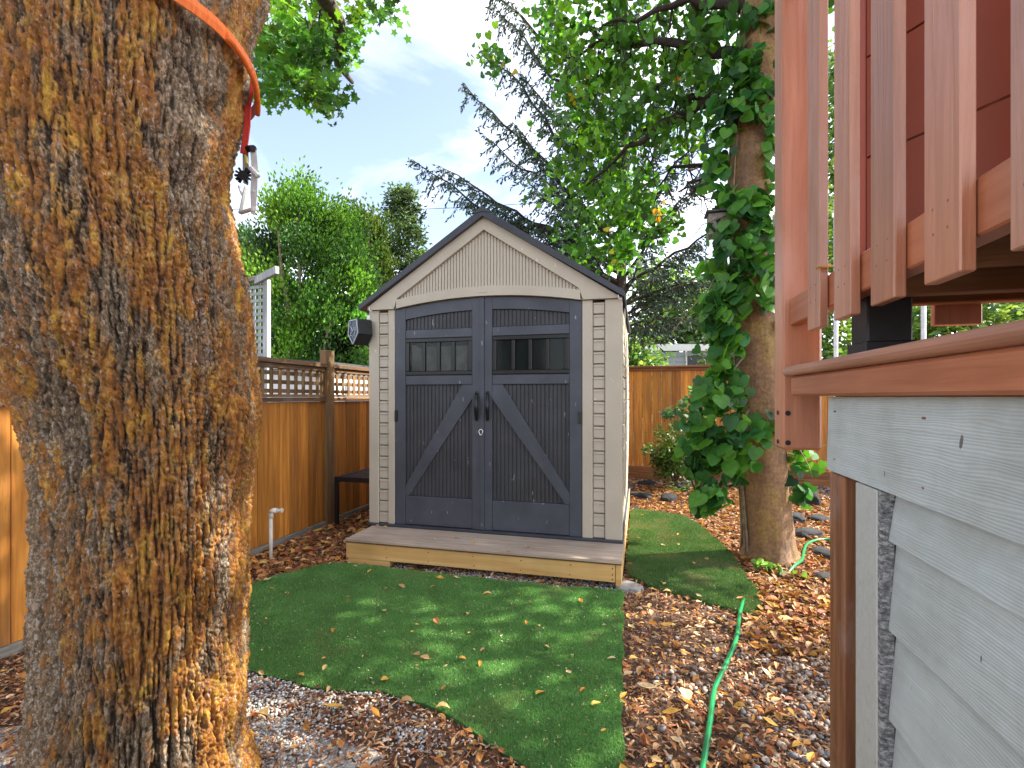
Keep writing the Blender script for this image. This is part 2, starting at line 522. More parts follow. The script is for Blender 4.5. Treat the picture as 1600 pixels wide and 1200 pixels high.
m, nt, b = nodes('worn_white_trim')
g = noise(nt, pos(nt), 90, 5, 0.7, (1, 1, 0.7))
c = ramp(nt, g, [(0.25, (0.10, 0.10, 0.10)), (0.34, (0.40, 0.43, 0.40)), (0.8, (0.52, 0.55, 0.52))])
nt.links.new(c, b.inputs['Base Color']); b.inputs['Roughness'].default_value = 0.6; bump(nt, b, g, 0.5, 0.003)
M['trim'] = m
m, nt, b = nodes('rotted_board_edge')
g = noise(nt, pos(nt), 60, 6, 0.75, (1, 1, 2.2))
c = ramp(nt, g, [(0.34, (0.03, 0.03, 0.032)), (0.52, (0.24, 0.24, 0.24)), (0.60, (0.50, 0.51, 0.50))])
nt.links.new(c, b.inputs['Base Color']); b.inputs['Roughness'].default_value = 0.9; bump(nt, b, g, 0.9, 0.006)
M['rot'] = m

# ground
m, nt, b = nodes('soil_and_duff')
g = noise(nt, pos(nt), 22, 8, 0.7)
g2 = noise(nt, pos(nt), 1.3, 4, 0.6)
c = ramp(nt, g, [(0.3, (0.030, 0.017, 0.011)), (0.5, (0.085, 0.046, 0.028)), (0.68, (0.17, 0.095, 0.055))])
c = mix(nt, c, ramp(nt, g2, [(0.3, 0.75), (0.7, 1.2)]), 1.0, 'MULTIPLY')
nt.links.new(c, b.inputs['Base Color']); b.inputs['Roughness'].default_value = 0.95; bump(nt, b, g, 0.8, 0.02)
M['soil'] = m
m, nt, b = nodes('turf_backing')
g = noise(nt, pos(nt), 220, 4, 0.7)
c = ramp(nt, g, [(0.3, (0.016, 0.070, 0.016)), (0.7, (0.05, 0.19, 0.040))])
nt.links.new(c, b.inputs['Base Color']); b.inputs['Roughness'].default_value = 0.8; bump(nt, b, g, 0.8, 0.006)
M['turf'] = m

# old maple bark: grey plates, orange and yellow lichen on the ridges
m, nt, b = nodes('lichened_maple_bark')
a = nt.nodes.new('ShaderNodeAttribute'); a.attribute_name = 'ridge'
a2 = nt.nodes.new('ShaderNodeAttribute'); a2.attribute_name = 'lichen'
p_ = pos(nt)
fine = noise(nt, p_, 120, 7, 0.78, (1, 1, 0.5))
med = noise(nt, p_, 26, 5, 0.65, (1, 1, 0.5))
base = ramp(nt, fine, [(0.30, (0.060, 0.036, 0.018)), (0.50, (0.25, 0.165, 0.083)), (0.62, (0.66, 0.55, 0.43))])
base = mix(nt, base, ramp(nt, a.outputs['Fac'], [(0.14, (0.10, 0.07, 0.05)), (0.46, 1.0)]), 0.9, 'MULTIPLY')
lic = ramp(nt, med, [(0.30, (0.26, 0.085, 0.012)), (0.50, (0.56, 0.205, 0.014)), (0.68, (0.76, 0.44, 0.04))])
lic = mix(nt, lic, ramp(nt, fine, [(0.25, 0.35), (0.65, 1.2)]), 1.0, 'MULTIPLY')
add = nt.nodes.new('ShaderNodeMath'); add.operation = 'ADD'
mu = nt.nodes.new('ShaderNodeMath'); mu.operation = 'MULTIPLY_ADD'; mu.inputs[1].default_value = 1.5; mu.inputs[2].default_value = -0.78
nt.links.new(fine, mu.inputs[0]); nt.links.new(a2.outputs['Fac'], add.inputs[0]); nt.links.new(mu.outputs[0], add.inputs[1])
msk = mix(nt, ramp(nt, add.outputs[0], [(0.38, 0.0), (0.60, 0.9)]), ramp(nt, a.outputs['Fac'], [(0.10, 0.15), (0.45, 1.0)]), 1.0, 'MULTIPLY')
c = mix(nt, base, lic, msk)
# pale grey crust lichen in small flecks and a few larger patches
fl = noise(nt, p_, 130, 4, 0.7, (1, 1, 0.6), 0.4)
fp = noise(nt, p_, 7, 3, 0.5, (1, 1, 0.5))
fm = mix(nt, ramp(nt, fl, [(0.56, 0.0), (0.64, 0.9)]), ramp(nt, fp, [(0.38, 0.15), (0.62, 1.0)]), 1.0, 'MULTIPLY')
fm = mix(nt, fm, ramp(nt, a.outputs['Fac'], [(0.2, 0.1), (0.5, 1.0)]), 1.0, 'MULTIPLY')
c = mix(nt, c, (0.68, 0.64, 0.60), fm)
nt.links.new(c, b.inputs['Base Color']); b.inputs['Roughness'].default_value = 0.62; b.inputs['Specular IOR Level'].default_value = 0.45
bump(nt, b, fine, 1.0, 0.012)
M['bark'] = m
m, nt, b = nodes('smooth_olive_bark')
g = noise(nt, pos(nt), 60, 6, 0.7, (1, 1, 0.8)); g2 = noise(nt, pos(nt), 5, 5, 0.6, (1, 1, 0.6)); g3 = noise(nt, pos(nt), 9, 5, 0.6, (1, 1, 3.0))
c = ramp(nt, g2, [(0.32, (0.14, 0.085, 0.055)), (0.50, (0.25, 0.145, 0.07)), (0.64, (0.28, 0.19, 0.055)), (0.78, (0.30, 0.23, 0.19))])
c = mix(nt, c, ramp(nt, g, [(0.3, 0.55), (0.65, 1.25)]), 1.0, 'MULTIPLY')
c = mix(nt, c, ramp(nt, g3, [(0.3, 0.7), (0.6, 1.1)]), 0.8, 'MULTIPLY')
nt.links.new(c, b.inputs['Base Color']); b.inputs['Roughness'].default_value = 0.8; bump(nt, b, g, 0.7, 0.006)
M['bark2'] = m
M['bark3'] = plain('grey_brown_bark', (0.085, 0.068, 0.055), 0.9, 0, 0.35, 25, 0.8)
M['twig'] = plain('dark_twig', (0.045, 0.033, 0.027), 0.9, 0, 0.3, 25)
M['bark_light'] = plain('pale_stem', (0.26, 0.20, 0.14), 0.9, 0, 0.3, 25)


def glass_mat():
    m, nt, b = nodes('dusty_window_glass')
    b.inputs['Base Color'].default_value = (0.02, 0.024, 0.026, 1); b.inputs['Roughness'].default_value = 0.12
    b.inputs['Specular IOR Level'].default_value = 0.6
    t = nt.nodes.new('ShaderNodeBsdfTransparent'); t.inputs[0].default_value = (0.75, 0.8, 0.8, 1)
    ms = nt.nodes.new('ShaderNodeMixShader'); ms.inputs[0].default_value = 0.80
    nt.links.new(b.outputs[0], ms.inputs[1]); nt.links.new(t.outputs[0], ms.inputs[2]); nt.links.new(ms.outputs[0], nt.nodes['Material Output'].inputs[0])
    return m


M['glass'] = glass_mat()
# ------------------------------------------------------------------ ground
mb = MB(); N = 2
gx = np.array([-150, 150]); 
mb.prism([(-150, -60, 0), (150, -60, 0), (150, 240, 0), (-150, 240, 0)], (0, 0, -0.3))
tag(mb.build('ground', M['soil']), 'bare brown soil of the yard', None, None, 'structure')


# pale foreground gravel, extended unseen behind the camera to bounce sun onto the shed
m, nt, b = nodes('pale_gravel')
vr = nt.nodes.new('ShaderNodeTexVoronoi'); vr.inputs['Scale'].default_value = 75; nt.links.new(pos(nt), vr.inputs['Vector'])
c = mix(nt, (0.40, 0.395, 0.38), ramp(nt, noise(nt, pos(nt), 90, 4, 0.7), [(0.3, 0.3), (0.7, 1.2)]), 1.0, 'MULTIPLY')
nt.links.new(c, b.inputs['Base Color']); b.inputs['Roughness'].default_value = 0.9; bump(nt, b, vr.outputs['Distance'], 0.8, 0.01)
tag(MB().prism([(-2.9, -9, 0.004), (0.5, -9, 0.004), (0.5, 0.95, 0.004), (-0.3, 1.1, 0.004), (-0.9, 1.55, 0.004), (-1.7, 1.62, 0.004), (-2.9, 1.0, 0.004)], (0, 0, -0.002)).build('gravel_path', m), 'pale gravel path along the front of the turf', None, None, 'structure')


def in_poly(x, y, poly):
    x = np.asarray(x); y = np.asarray(y); ins = np.zeros(x.shape, bool); n = len(poly)
    for i in range(n):
        x0, y0 = poly[i]; x1, y1 = poly[(i + 1) % n]
        cond = ((y0 > y) != (y1 > y)) & (x < (x1 - x0) * (y - y0) / (y1 - y0 + 1e-12) + x0)
        ins ^= cond
    return ins


TURF1 = [(-2.50, 2.62), (-2.42, 2.86), (-2.24, 3.14), (-2.05, 3.19), (-1.5, 3.17), (-1.0, 3.16), (-0.5, 3.15), (-0.105, 3.19), (-0.085, 2.6), (-0.065, 1.9),
         (-0.04, 1.5), (-0.05, 1.40), (-0.35, 1.58), (-0.62, 1.73), (-0.83, 1.82), (-1.05, 1.845), (-1.35, 1.80), (-1.73, 1.85), (-2.2, 1.98)]
TURF2 = [(-0.095, 3.62), (-0.06, 3.45), (0.05, 3.33), (0.30, 3.19), (0.53, 3.07), (0.60, 3.05), (0.69, 3.17), (0.72, 3.4), (0.70, 3.8), (0.69, 4.2), (0.62, 4.6),
         (0.56, 5.0), (0.42, 5.35), (0.15, 5.48), (-0.095, 5.5)]


def turf(name, poly, label, n_blades, seed):
    r = np.random.default_rng(seed)
    root = thing(name, label, 'artificial turf', (sum(p[0] for p in poly) / len(poly), sum(p[1] for p in poly) / len(poly), 0), 'artificial turf mats laid round the shed')
    # outline refined and made a little wavy
    out = []
    for i in range(len(poly)):
        a, b_ = Vector(poly[i]), Vector(poly[(i + 1) % len(poly)])
        k = max(2, int((b_ - a).length / 0.05))
        for j in range(k):
            q = a.lerp(b_, j / k)
            out.append((q.x + 0.006 * math.sin(q.y * 19 + q.x * 7), q.y + 0.006 * math.sin(q.x * 17 + seed)))
    hz = lambda x, y: 0.013 + 0.006 * PN(x * 1.7, y * 1.7, 0.3 + seed)
    bm = bmesh.new()
    vs = [bm.verts.new((x, y, 0)) for x, y in out]
    es = [bm.edges.new((vs[i], vs[(i + 1) % len(vs)])) for i in range(len(vs))]
    bmesh.ops.triangle_fill(bm, edges=es, use_beauty=True)
    bmesh.ops.subdivide_edges(bm, edges=bm.edges[:], cuts=3, use_grid_fill=True)
    for v_ in bm.verts: v_.co.z = float(hz(v_.co.x, v_.co.y))
    e = bmesh.ops.extrude_face_region(bm, geom=bm.faces[:])
    for v_ in e['geom']:
        if isinstance(v_, bmesh.types.BMVert): v_.co.z -= 0.012
    mb = MB(); mb.merge(bm); mb.build('backing', M['turf'], root)
    xs = np.array([p[0] for p in poly]); ys = np.array([p[1] for p in poly])
    x = r.uniform(xs.min(), xs.max(), n_blades * 2); y = r.uniform(ys.min(), ys.max(), n_blades * 2)
    near = r.random(len(x)) < np.clip(2.6 / np.maximum(y, 0.5), 0.35, 1) ** 1.2
    k = in_poly(x, y, out) & near; x, y = x[k], y[k]; n = len(x)
    z = hz(x, y)
    base = [(-0.5, 0, 0), (0.5, 0, 0), (0.12, 0.35, 1.0)]
    big = PN.fbm(x * 3, y * 3, 5.0 + seed, 4)
    f = np.clip(0.92 + 0.35 * big + r.normal(0, 0.16, n), 0.35, 1.6)[:, None]
    col = np.array([0.165, 0.37, 0.105])[None] * f
    if seed == 2: col = col * np.array([0.66, 0.60, 0.62])[None]  # strip darkened: tree shade put into the blade colour, along with wear
    dead = np.clip((big - (0.22 if seed == 1 else 0.0)) * 2.0, 0, 0.35 if seed == 1 else 0.6)[:, None] + 0.22 * (r.random(n) < 0.06)[:, None]
    col = col * (1 - dead) + np.array([0.20, 0.19, 0.09])[None] * dead
    sc_ = np.stack([r.uniform(0.0026, 0.0042, n), np.full(n, 0.012), r.uniform(0.009, 0.017, n)], 1) * np.clip(y / 2.4, 0.8, 1.7)[:, None]
    Mx = rot_mats(r.uniform(0, 6.28, n), r.normal(0, 0.35, n), r.normal(0.1, 0.45, n))
    q = r.integers(0, n, n // 150)
    bits = scatter('debris', [(-.5, -.2, 0), (.5, -.15, .1), (.4, .2, 0), (-.4, .2, .15)], [(0, 1, 2), (0, 2, 3)], np.stack([x[q], y[q], z[q] + 0.013], 1), rot_mats(r.uniform(0, 6.28, len(q)), r.normal(0, .4, len(q)), r.normal(0, .4, len(q))), r.uniform(.003, .010, len(q)), M['litter'], root,
                   np.array([(0.55, 0.42, 0.26), (0.34, 0.18, 0.09), (0.65, 0.56, 0.42), (0.20, 0.12, 0.07)])[r.integers(0, 4, len(q))])
    bits['kind'] = 'stuff'
    o = scatter('grass_blades', base, [(0, 1, 2)], np.stack([x, y, z], 1), Mx, sc_, M['blade'], root, col)
    o['kind'] = 'stuff'
    return out


T1 = turf('turf_mat', TURF1, 'green artificial turf mat in front of the shed step, strewn with a few leaves', 330000, 1)
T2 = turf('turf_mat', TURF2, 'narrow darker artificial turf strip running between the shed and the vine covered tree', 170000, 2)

SHED = (-2.175, -0.125, 3.63, 5.72)
PLAT = (-2.13, -0.112, 3.225, 5.8)


def free(x, y, margin=0.0):
    return ~(in_poly(x, y, T1) | in_poly(x, y, T2) | ((x > PLAT[0] - margin) & (x < PLAT[1] + margin) & (y > PLAT[2] + 0.12) & (y < PLAT[3])))


def rnd_ground(n, x0, x1, y0, y1, fall=2.0, allow=None):
    x = RNG.uniform(x0, x1, n * 3); y = RNG.uniform(y0, y1, n * 3)
    k = RNG.random(n * 3) < np.clip(2.2 / np.maximum(y, 0.6), 0.1, 1) ** fall
    ok = k & (free(x, y) if allow is None else allow(x, y))
    # only where the photograph's viewpoint and its surroundings can see
    ok &= ~((x > 0.5) & (y < 1.4))
    return x[ok][:n], y[ok][:n]


def pick(cols, n, jitter=0.18):
    cols = np.array(cols); c_ = cols[RNG.integers(0, len(cols), n)]
    return np.clip(c_ * (1 + RNG.normal(0, jitter, (n, 1))), 0.005, 0.95)


# bark mulch
chip_v = [(-.5, -.12, 0), (-.2, -.16, .02), (.3, -.13, 0), (.5, .02, .03), (.15, .15, .01), (-.4, .12, 0), (-.05, 0, .16)]
chip_t = [(0, 1, 6), (1, 2, 6), (2, 3, 6), (3, 4, 6), (4, 5, 6), (5, 0, 6)]
x, y = rnd_ground(80000, -2.93, 3.2, 0.7, 7.65, 1.5)
n = len(x)
lump = PN.fbm(x * 1.5, y * 1.5, 1.0, 3)
z = RNG.uniform(0.0, 0.014, n) + 0.012 * np.clip(lump, -0.5, 1)
z = np.maximum(z, 0.001)
cc = pick([(0.30, 0.14, 0.065), (0.19, 0.085, 0.042), (0.42, 0.22, 0.11), (0.50, 0.31, 0.17), (0.08, 0.042, 0.026), (0.30, 0.11, 0.05), (0.50, 0.34, 0.21)], n, 0.25)
s = RNG.uniform(0.012, 0.046, n) * np.clip(y / 3.2, 0.8, 1.5)
o = scatter('bark_mulch', chip_v, chip_t, np.stack([x, y, z], 1), rot_mats(RNG.uniform(0, 6.28, n), RNG.normal(0, .3, n), RNG.normal(0, .4, n)),
            np.stack([s, s * RNG.uniform(.35, 1.2, n), s * .8], 1), M['chip'], None, cc)
tag(o, 'reddish brown bark mulch covering the ground round the turf', None, None, 'stuff')

# pebbles
ico = bmesh.new(); bmesh.ops.create_icosphere(ico, subdivisions=1, radius=0.5)
ico_v = [tuple(v_.co) for v_ in ico.verts]; ico_t = [[v_.index for v_ in f.verts] for f in ico.faces]; ico.free()


def pebbles(name, n, region, smin, smax, cols, label, prob):
    x0, x1, y0, y1 = region
    x = RNG.uniform(x0, x1, n); y = RNG.uniform(y0, y1, n)
    k = free(x, y) & (RNG.random(n) < prob(x, y)); x, y = x[k], y[k]; n = len(x)
    s = RNG.uniform(smin, smax, n) * RNG.uniform(.8, 1.3, n)
    sc_ = np.stack([s, s * RNG.uniform(.6, .95, n), s * RNG.uniform(.4, .7, n)], 1)
    z = RNG.uniform(0.002, 0.012, n)
    o = scatter(name, ico_v, ico_t, np.stack([x, y, z], 1), rot_mats(RNG.uniform(0, 6.28, n), RNG.normal(0, .3, n), RNG.normal(0, .3, n)), sc_, M['pebble'], None, pick(cols, n), True)
    tag(o, label, None, None, 'stuff')


greys = [(0.42, 0.42, 0.41), (0.30, 0.31, 0.33), (0.55, 0.55, 0.54), (0.36, 0.35, 0.33), (0.66, 0.66, 0.64), (0.20, 0.21, 0.23)]
warm = [(0.42, 0.33, 0.25), (0.40, 0.26, 0.17), (0.20, 0.17, 0.15), (0.46, 0.42, 0.37), (0.25, 0.24, 0.24), (0.15, 0.15, 0.17), (0.34, 0.26, 0.20), (0.52, 0.48, 0.44)]
pebbles('gravel', 26000, (-2.1, -0.35, 0.75, 1.95), 0.006, 0.016, greys, 'pale grey crushed gravel below the front edge of the turf',
        lambda x, y: np.clip(0.25 + 1.6 * (-0.95 - x) + 1.4 * PN.fbm(x * 3, y * 3, 2.2, 3), 0.05, 1.0))
pebbles('gravel', 9000, (-2.2, -0.1, 3.05, 3.5), 0.006, 0.016, greys, 'strip of pale gravel showing under the wooden step',
        lambda x, y: np.clip(0.75 + 1.6 * PN.fbm(x * 2.2, y * 3, 7.2, 3), 0.0, 1.0))
pebbles('river_pebbles', 9500, (-0.05, 1.1, 0.7, 3.2), 0.013, 0.033, warm, 'rounded river pebbles mixed into the mulch beside the deck wall',
        lambda x, y: np.clip(0.12 + 1.3 * (x - 0.10 * y) + 0.9 * PN.fbm(x * 2, y * 2, 9.2, 3), 0.03, 0.95) * np.clip(3.0 - y, 0.06, 1.0))
pebbles('river_pebbles', 2600, (-0.2, 2.6, 5.5, 7.6), 0.02, 0.06, [(0.16, 0.17, 0.19), (0.24, 0.25, 0.26), (0.10, 0.10, 0.12)], 'dark pebbles and small stones at the foot of the back fence',
        lambda x, y: np.clip(0.4 + 1.6 * PN.fbm(x * 1.3, y * 1.3, 4.2, 3), 0.0, 1.0))

# fallen leaves
leaf_shapes = []
for sd in range(3):
    rr = random.Random(sd + 40)
    cup = rr.uniform(0.35, 0.9); bend = rr.uniform(-0.5, 0.7); wdt = rr.uniform(0.26, 0.36)
    xs_l = [-0.5, -0.30, -0.05, 0.22, 0.52]; ws_l = [0.0, 0.72, 1.0, 0.68, 0.0]
    v_l, rib_i, up_i, dn_i = [], [], [], []
    for xl, wl_ in zip(xs_l, ws_l):
        zc = bend * (xl * xl) * 0.9
        rib_i.append(len(v_l)); v_l.append((xl, 0, zc))
        if wl_ > 0:
            for sg_, lst in ((1, up_i), (-1, dn_i)):
                w2 = wdt * wl_ * rr.uniform(.85, 1.12)
                lst.append(len(v_l)); v_l.append((xl + rr.uniform(-.03, .03), sg_ * w2, zc + cup * w2 * rr.uniform(.5, 1.1)))
    t_l = []
    for lst in (up_i, dn_i):
        t_l += [(rib_i[0], rib_i[1], lst[0]), (rib_i[1], rib_i[2], lst[0]), (rib_i[2], lst[1], lst[0]), (rib_i[2], rib_i[3], lst[1]), (rib_i[3], lst[2], lst[1]), (rib_i[3], rib_i[4], lst[2])]
    leaf_shapes.append((v_l, t_l))
tan_c = [(0.50, 0.22, 0.08), (0.42, 0.15, 0.055), (0.60, 0.36, 0.18), (0.30, 0.10, 0.045), (0.52, 0.25, 0.07), (0.22, 0.085, 0.045)]
yel_c = [(0.66, 0.38, 0.08), (0.68, 0.46, 0.20), (0.60, 0.27, 0.05), (0.68, 0.52, 0.30), (0.56, 0.34, 0.16)]


def litter(name, n, x0, x1, y0, y1, label, smin=0.018, smax=0.046, fall=1.4, prob=None):
    for q in range(3):
        x, y = rnd_ground(n // 3, x0, x1, y0, y1, fall)
        if prob is not None:
            k = RNG.random(len(x)) < prob(x, y); x, y = x[k], y[k]
        if len(x) == 0: continue
        m_ = len(x); s = RNG.uniform(smin, smax, m_)
        z = RNG.uniform(0.010, 0.03, m_)
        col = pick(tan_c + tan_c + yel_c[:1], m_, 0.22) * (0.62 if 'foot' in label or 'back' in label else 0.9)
        if q == 0: V0, T0, Cc = [], [], []; off = 0
        bv, bt = leaf_shapes[q]
        base_v = np.array(bv); Mx = rot_mats(RNG.uniform(0, 6.28, m_), RNG.normal(0, .35, m_), RNG.normal(0, .4, m_))
        V = np.einsum('nij,nkj->nki', Mx, base_v[None] * (s[:, None, None] * np.array([1, 1, 1]))) + np.stack([x, y, z], 1)[:, None, :]
        T = np.array(bt)[None] + (np.arange(m_) * len(bv))[:, None, None] + off
        V0.append(V.reshape(-1, 3)); T0.append(T.reshape(-1, 3)); Cc.append(np.repeat(col, len(bv), axis=0)); off += m_ * len(bv)
    o = tri_mesh(name, np.concatenate(V0), np.concatenate(T0), M['litter'], None, np.concatenate(Cc))
    tag(o, label, None, None, 'stuff')


litter('leaf_litter', 8500, -2.93, 3.2, 0.8, 7.6, 'orange and brown leaf litter lying over the mulch', prob=lambda x, y: np.clip(0.35 + 0.25 * (x > -0.1) + 1.1 * PN.fbm(x, y, 3.3, 3) + 0.3 * (y > 5.5) + 0.35 * (x < -1.9), 0.08, 1))
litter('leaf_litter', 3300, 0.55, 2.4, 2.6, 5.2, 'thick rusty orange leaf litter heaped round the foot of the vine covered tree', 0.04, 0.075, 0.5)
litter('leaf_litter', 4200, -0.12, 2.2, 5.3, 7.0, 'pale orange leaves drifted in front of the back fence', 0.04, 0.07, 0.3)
litter('leaf_litter', 900, -2.9, -2.15, 2.6, 5.6, 'dry leaves drifted along the left fence', 0.04, 0.08, 0.5)

# larger single leaves that can be picked out
leaf_me = []
for i, colr in enumerate(yel_c + [(0.46, 0.20, 0.08)]):
    for q in range(2):
        bv, bt = leaf_shapes[(i + q) % 3]
        me = bpy.data.meshes.new('fallen_leaf')
        vv = [Vector(p) for p in bv]
        # stalk
        k0 = len(vv); vv += [Vector((-0.45, -0.015, 0.05)), Vector((-0.45, 0.015, 0.05)), Vector((-0.85, 0, 0.12 + 0.1 * q))]
        me.from_pydata([tuple(v_) for v_ in vv], [], [tuple(t) for t in bt] + [(k0, k0 + 1, k0 + 2)])
        ca = me.color_attributes.new('tint', 'FLOAT_COLOR', 'POINT')
        ca.data.foreach_set('color', np.tile(np.array([*colr, 1.0], np.float32), len(vv)))
        me.materials.append(M['litter']); leaf_me.append(me)


LEAF_WORDS = ['golden', 'golden', 'tan', 'tan', 'orange', 'orange', 'pale tan', 'pale tan', 'light brown', 'light brown', 'rusty', 'rusty']


def turf_zone(x, y):
    a_ = 'near the step' if y > 2.75 else ('near its front edge' if y < 2.05 else 'in the middle')
    b_ = 'left part' if x < -1.5 else ('right part' if x < 0 and x > -0.75 else 'centre')
    return b_ + ', ' + a_


def mulch_zone(x, y):
    a_ = 'close to the camera' if y < 1.75 else ('near the side turf' if y > 2.55 else 'halfway back')
    return ('left of the hose' if x < 0.26 + (y - 1.99) * 0.28 else 'right of the hose') + ', ' + a_


def single_leaf(x, y, z, s, label, group):
    li = random.randrange(len(leaf_me))
    if '{' in label:
        label = label.format(c=('small ' if s < 0.042 else '') + LEAF_WORDS[li], t=turf_zone(x, y), m=mulch_zone(x, y))
    o = bpy.data.objects.new('fallen_leaf', leaf_me[li]); COL.objects.link(o)
    o.location = (x, y, z); o.scale = (s, s, s * random.uniform(.7, 1.2)); o.rotation_euler = (random.gauss(0, .22), random.gauss(0, .22), random.uniform(0, 6.28))
    return tag(o, label, 'leaf', group)


big = [(1407, 287, 0.055), (822, 185, .06), (890, 186, .055), (662, 222, .065), (1015, 252, .06), (935, 336, .04), (803, 367, .06), (757, 525, .05), (718, 512, .055), (916, 528, .04),
       (986, 549, .035), (1242, 674, .065), (1535, 528, .045), (1178, 378, .035), (790, 222, .04), (526, 158, .04), (468, 136, .05), (366, 122, .05), (372, 409, .035), (1471, 720, .05),
       (1357, 592, .045), (100, 196, .065), (340, 566, .04), (1266, 478, .03), (834, 660, .04), (1372, 515, .03), (590, 327, .04), (1232, 388, .03), (120, 232, .05), (996, 491, .03), (1416, 662, .035), (1507, 387, .03)]
for (zx, zy, s) in big:
    g = G(380 + zx / 2.6667, 840 + zy / 2.6667)
    single_leaf(g.x, g.y, 0.030, s, '{c} leaf on front turf, {t}', 'single leaves scattered on the front turf mat')
for i in range(46):
    while True:
        x, y = random.uniform(-2.3, -0.1), random.uniform(1.5, 3.15)
        if in_poly(np.array([x]), np.array([y]), T1)[0]: break
    single_leaf(x, y, 0.028, random.uniform(.010, .026), '{c} leaf scrap on front turf, {t}', 'leaf scraps on the front turf mat')
for (zx, zy, s) in [(486, 352, .06), (320, 458, .07), (212, 97, .05), (148, 357, .04), (545, 330, .05), (398, 253, .04), (195, 220, .03), (722, 540, .05), (320, 258, .04), (400, 200, .04)]:
    g = G(940 + zx / 3.334, 780 + zy / 3.334)
    single_leaf(g.x, g.y, 0.030, s, '{c} leaf lying on the shaded turf strip beside the shed', 'leaves on the side turf strip')
for (zx, zy, s) in [(884, 550, .085), (955, 660, .10), (1015, 575, .07), (620, 657, .06), (683, 680, .05), (897, 735, .06), (930, 990, .06), (235, 1020, .08), (440, 1060, .09), (155, 700, .06), (280, 840, .05),
                    (340, 690, .06), (510, 700, .06), (450, 1110, .08), (1100, 600, .06), (1150, 545, .06), (370, 1160, .08), (860, 945, .06), (520, 880, .05), (200, 930, .06), (140, 945, .05), (1085, 790, .06)]:
    g = G(940 + zx / 3.334, 780 + zy / 3.334)
    single_leaf(g.x, g.y, 0.034, s, 'large {c} leaf on mulch, {m}', 'large leaves on the mulch right of the turf')
for i in range(120):
    while True:
        x, y = random.uniform(-0.05, 0.62), random.uniform(1.2, 3.3)
        if free(np.array([x]), np.array([y]))[0] and not (x > 0.4 and y < 1.6): break
    single_leaf(x, y, random.uniform(0.022, 0.04), random.uniform(.03, .055), 'curled {c} leaf in mulch, {m}', 'curled leaves among the mulch')
for (u, v_, s) in [(380, 740, .075), (80, 762, .08), (680, 710, .06), (832, 736, .06), (545, 768, .07), (590, 620, .05), (240, 600, .05)]:
    g = G(380 + u / 2.6667, 840 + v_ / 2.6667)
    single_leaf(g.x, g.y, 0.032, s, '{c} leaf on the grey gravel in front of the turf', 'leaves on the front gravel')
for i in range(34):
    x, y = random.uniform(-2.85, -2.2), random.uniform(2.7, 4.4)
    if free(np.array([x]), np.array([y]))[0]:
        single_leaf(x, y, random.uniform(.02, .035), random.uniform(.05, .09), '{c} leaf in the drift between the left fence and the step', 'leaves between fence and step')

# ------------------------------------------------------------------ left fence
FX = -2.95
fl = thing('wooden_fence', 'cedar board fence with lattice top along the left side of the yard', 'fence', (FX, 3.5, 0))
posts = [-1.64, 1.26, 4.16, 7.06]
for py in posts:
    o = piece('post', FX - 0.045, FX + 0.045, py - 0.055, py + 0.055, 0, 1.70, M['fence_post'], fl, 0.004)
bw = 0.124
for i in range(len(posts) - 1):
    y0, y1 = posts[i] + 0.055, posts[i + 1] - 0.055
    nb = int(round((y1 - y0) / bw)); w_ = (y1 - y0) / nb
    for k in range(nb):
        dx = random.uniform(-0.003, 0.003)
        piece('board', FX - 0.012 + dx, FX + 0.008 + dx, y0 + k * w_ + 0.0015, y0 + (k + 1) * w_ - 0.0015, 0.055, 1.205, M['fence'], fl, 0.003)
    piece('kickboard', FX - 0.015, FX + 0.024, y0, y1, 0.0, 0.052, M['grey_wood'], fl, 0.003)
    piece('rail', FX - 0.03, FX + 0.030, y0, y1, 1.207, 1.245, M['fence_h'], fl, 0.003)
    piece('rail', FX - 0.012, FX + 0.022, y0, y1, 1.247, 1.272, M['fence_h'], fl, 0.002)
    piece('rail', FX - 0.03, FX + 0.022, y0, y1, 1.490, 1.530, M['fence_h'], fl, 0.003)
    piece('cap', FX - 0.045, FX + 0.045, y0, y1, 1.532, 1.570, M['fence_h'], fl, 0.003)
    nl = int(round((y1 - y0) / 0.098)); w_ = (y1 - y0) / nl
    for k in range(nl + 1):
        yy = min(max(y0 + k * w_, y0 + 0.021), y1 - 0.021)
        piece('lattice_slat', FX + 0.001, FX + 0.009, yy - 0.02, yy + 0.02, 1.272, 1.490, M['fence_post'], fl, 0.001)
    for zz in (1.300, 1.376, 1.452):
        piece('lattice_slat', FX - 0.008, FX - 0.0005, y0, y1, zz - 0.017, zz + 0.017, M['fence_h'], fl, 0.001)

# ------------------------------------------------------------------ back fence
FY = 7.70
fb = thing('wooden_fence', 'tall cedar board fence with flat cap closing the back of the yard', 'fence', (1.0, FY, 0))
x = -2.86
while x < 6.2:
    w_ = 0.138
    dy = random.uniform(-0.004, 0.004)
    piece('board', x + 0.002, x + w_ - 0.002, FY - 0.01 + dy, FY + 0.012 + dy, 0.20, 1.655, M['fence'], fb, 0.003)
    x += w_
x0 = -2.86
while x0 < 6.2:
    x1 = x0 + 2.4
    piece('kickboard', x0 + .003, x1 - .003, FY - 0.035, FY + 0.0, 0.105, 0.198, M['fence_hx'], fb, 0.003)
    piece('kickboard', x0 + .003, x1 - .003, FY - 0.05, FY + 0.0, 0.0, 0.102, M['fence_hx'], fb, 0.003)
    piece('rail', x0 + .003, x1 - .003, FY - 0.045, FY - 0.012, 1.64, 1.682, M['fence_hx'], fb, 0.003)
    piece('cap', x0 + .003, x1 - .003, FY - 0.075, FY + 0.06, 1.686, 1.715, M['fence_hx'], fb, 0.003)
    piece('post', x0 - .045, x0 + .045, FY + 0.02, FY + 0.11, 0, 1.68, M['fence_hx'], fb, 0.003)
    x0 = x1
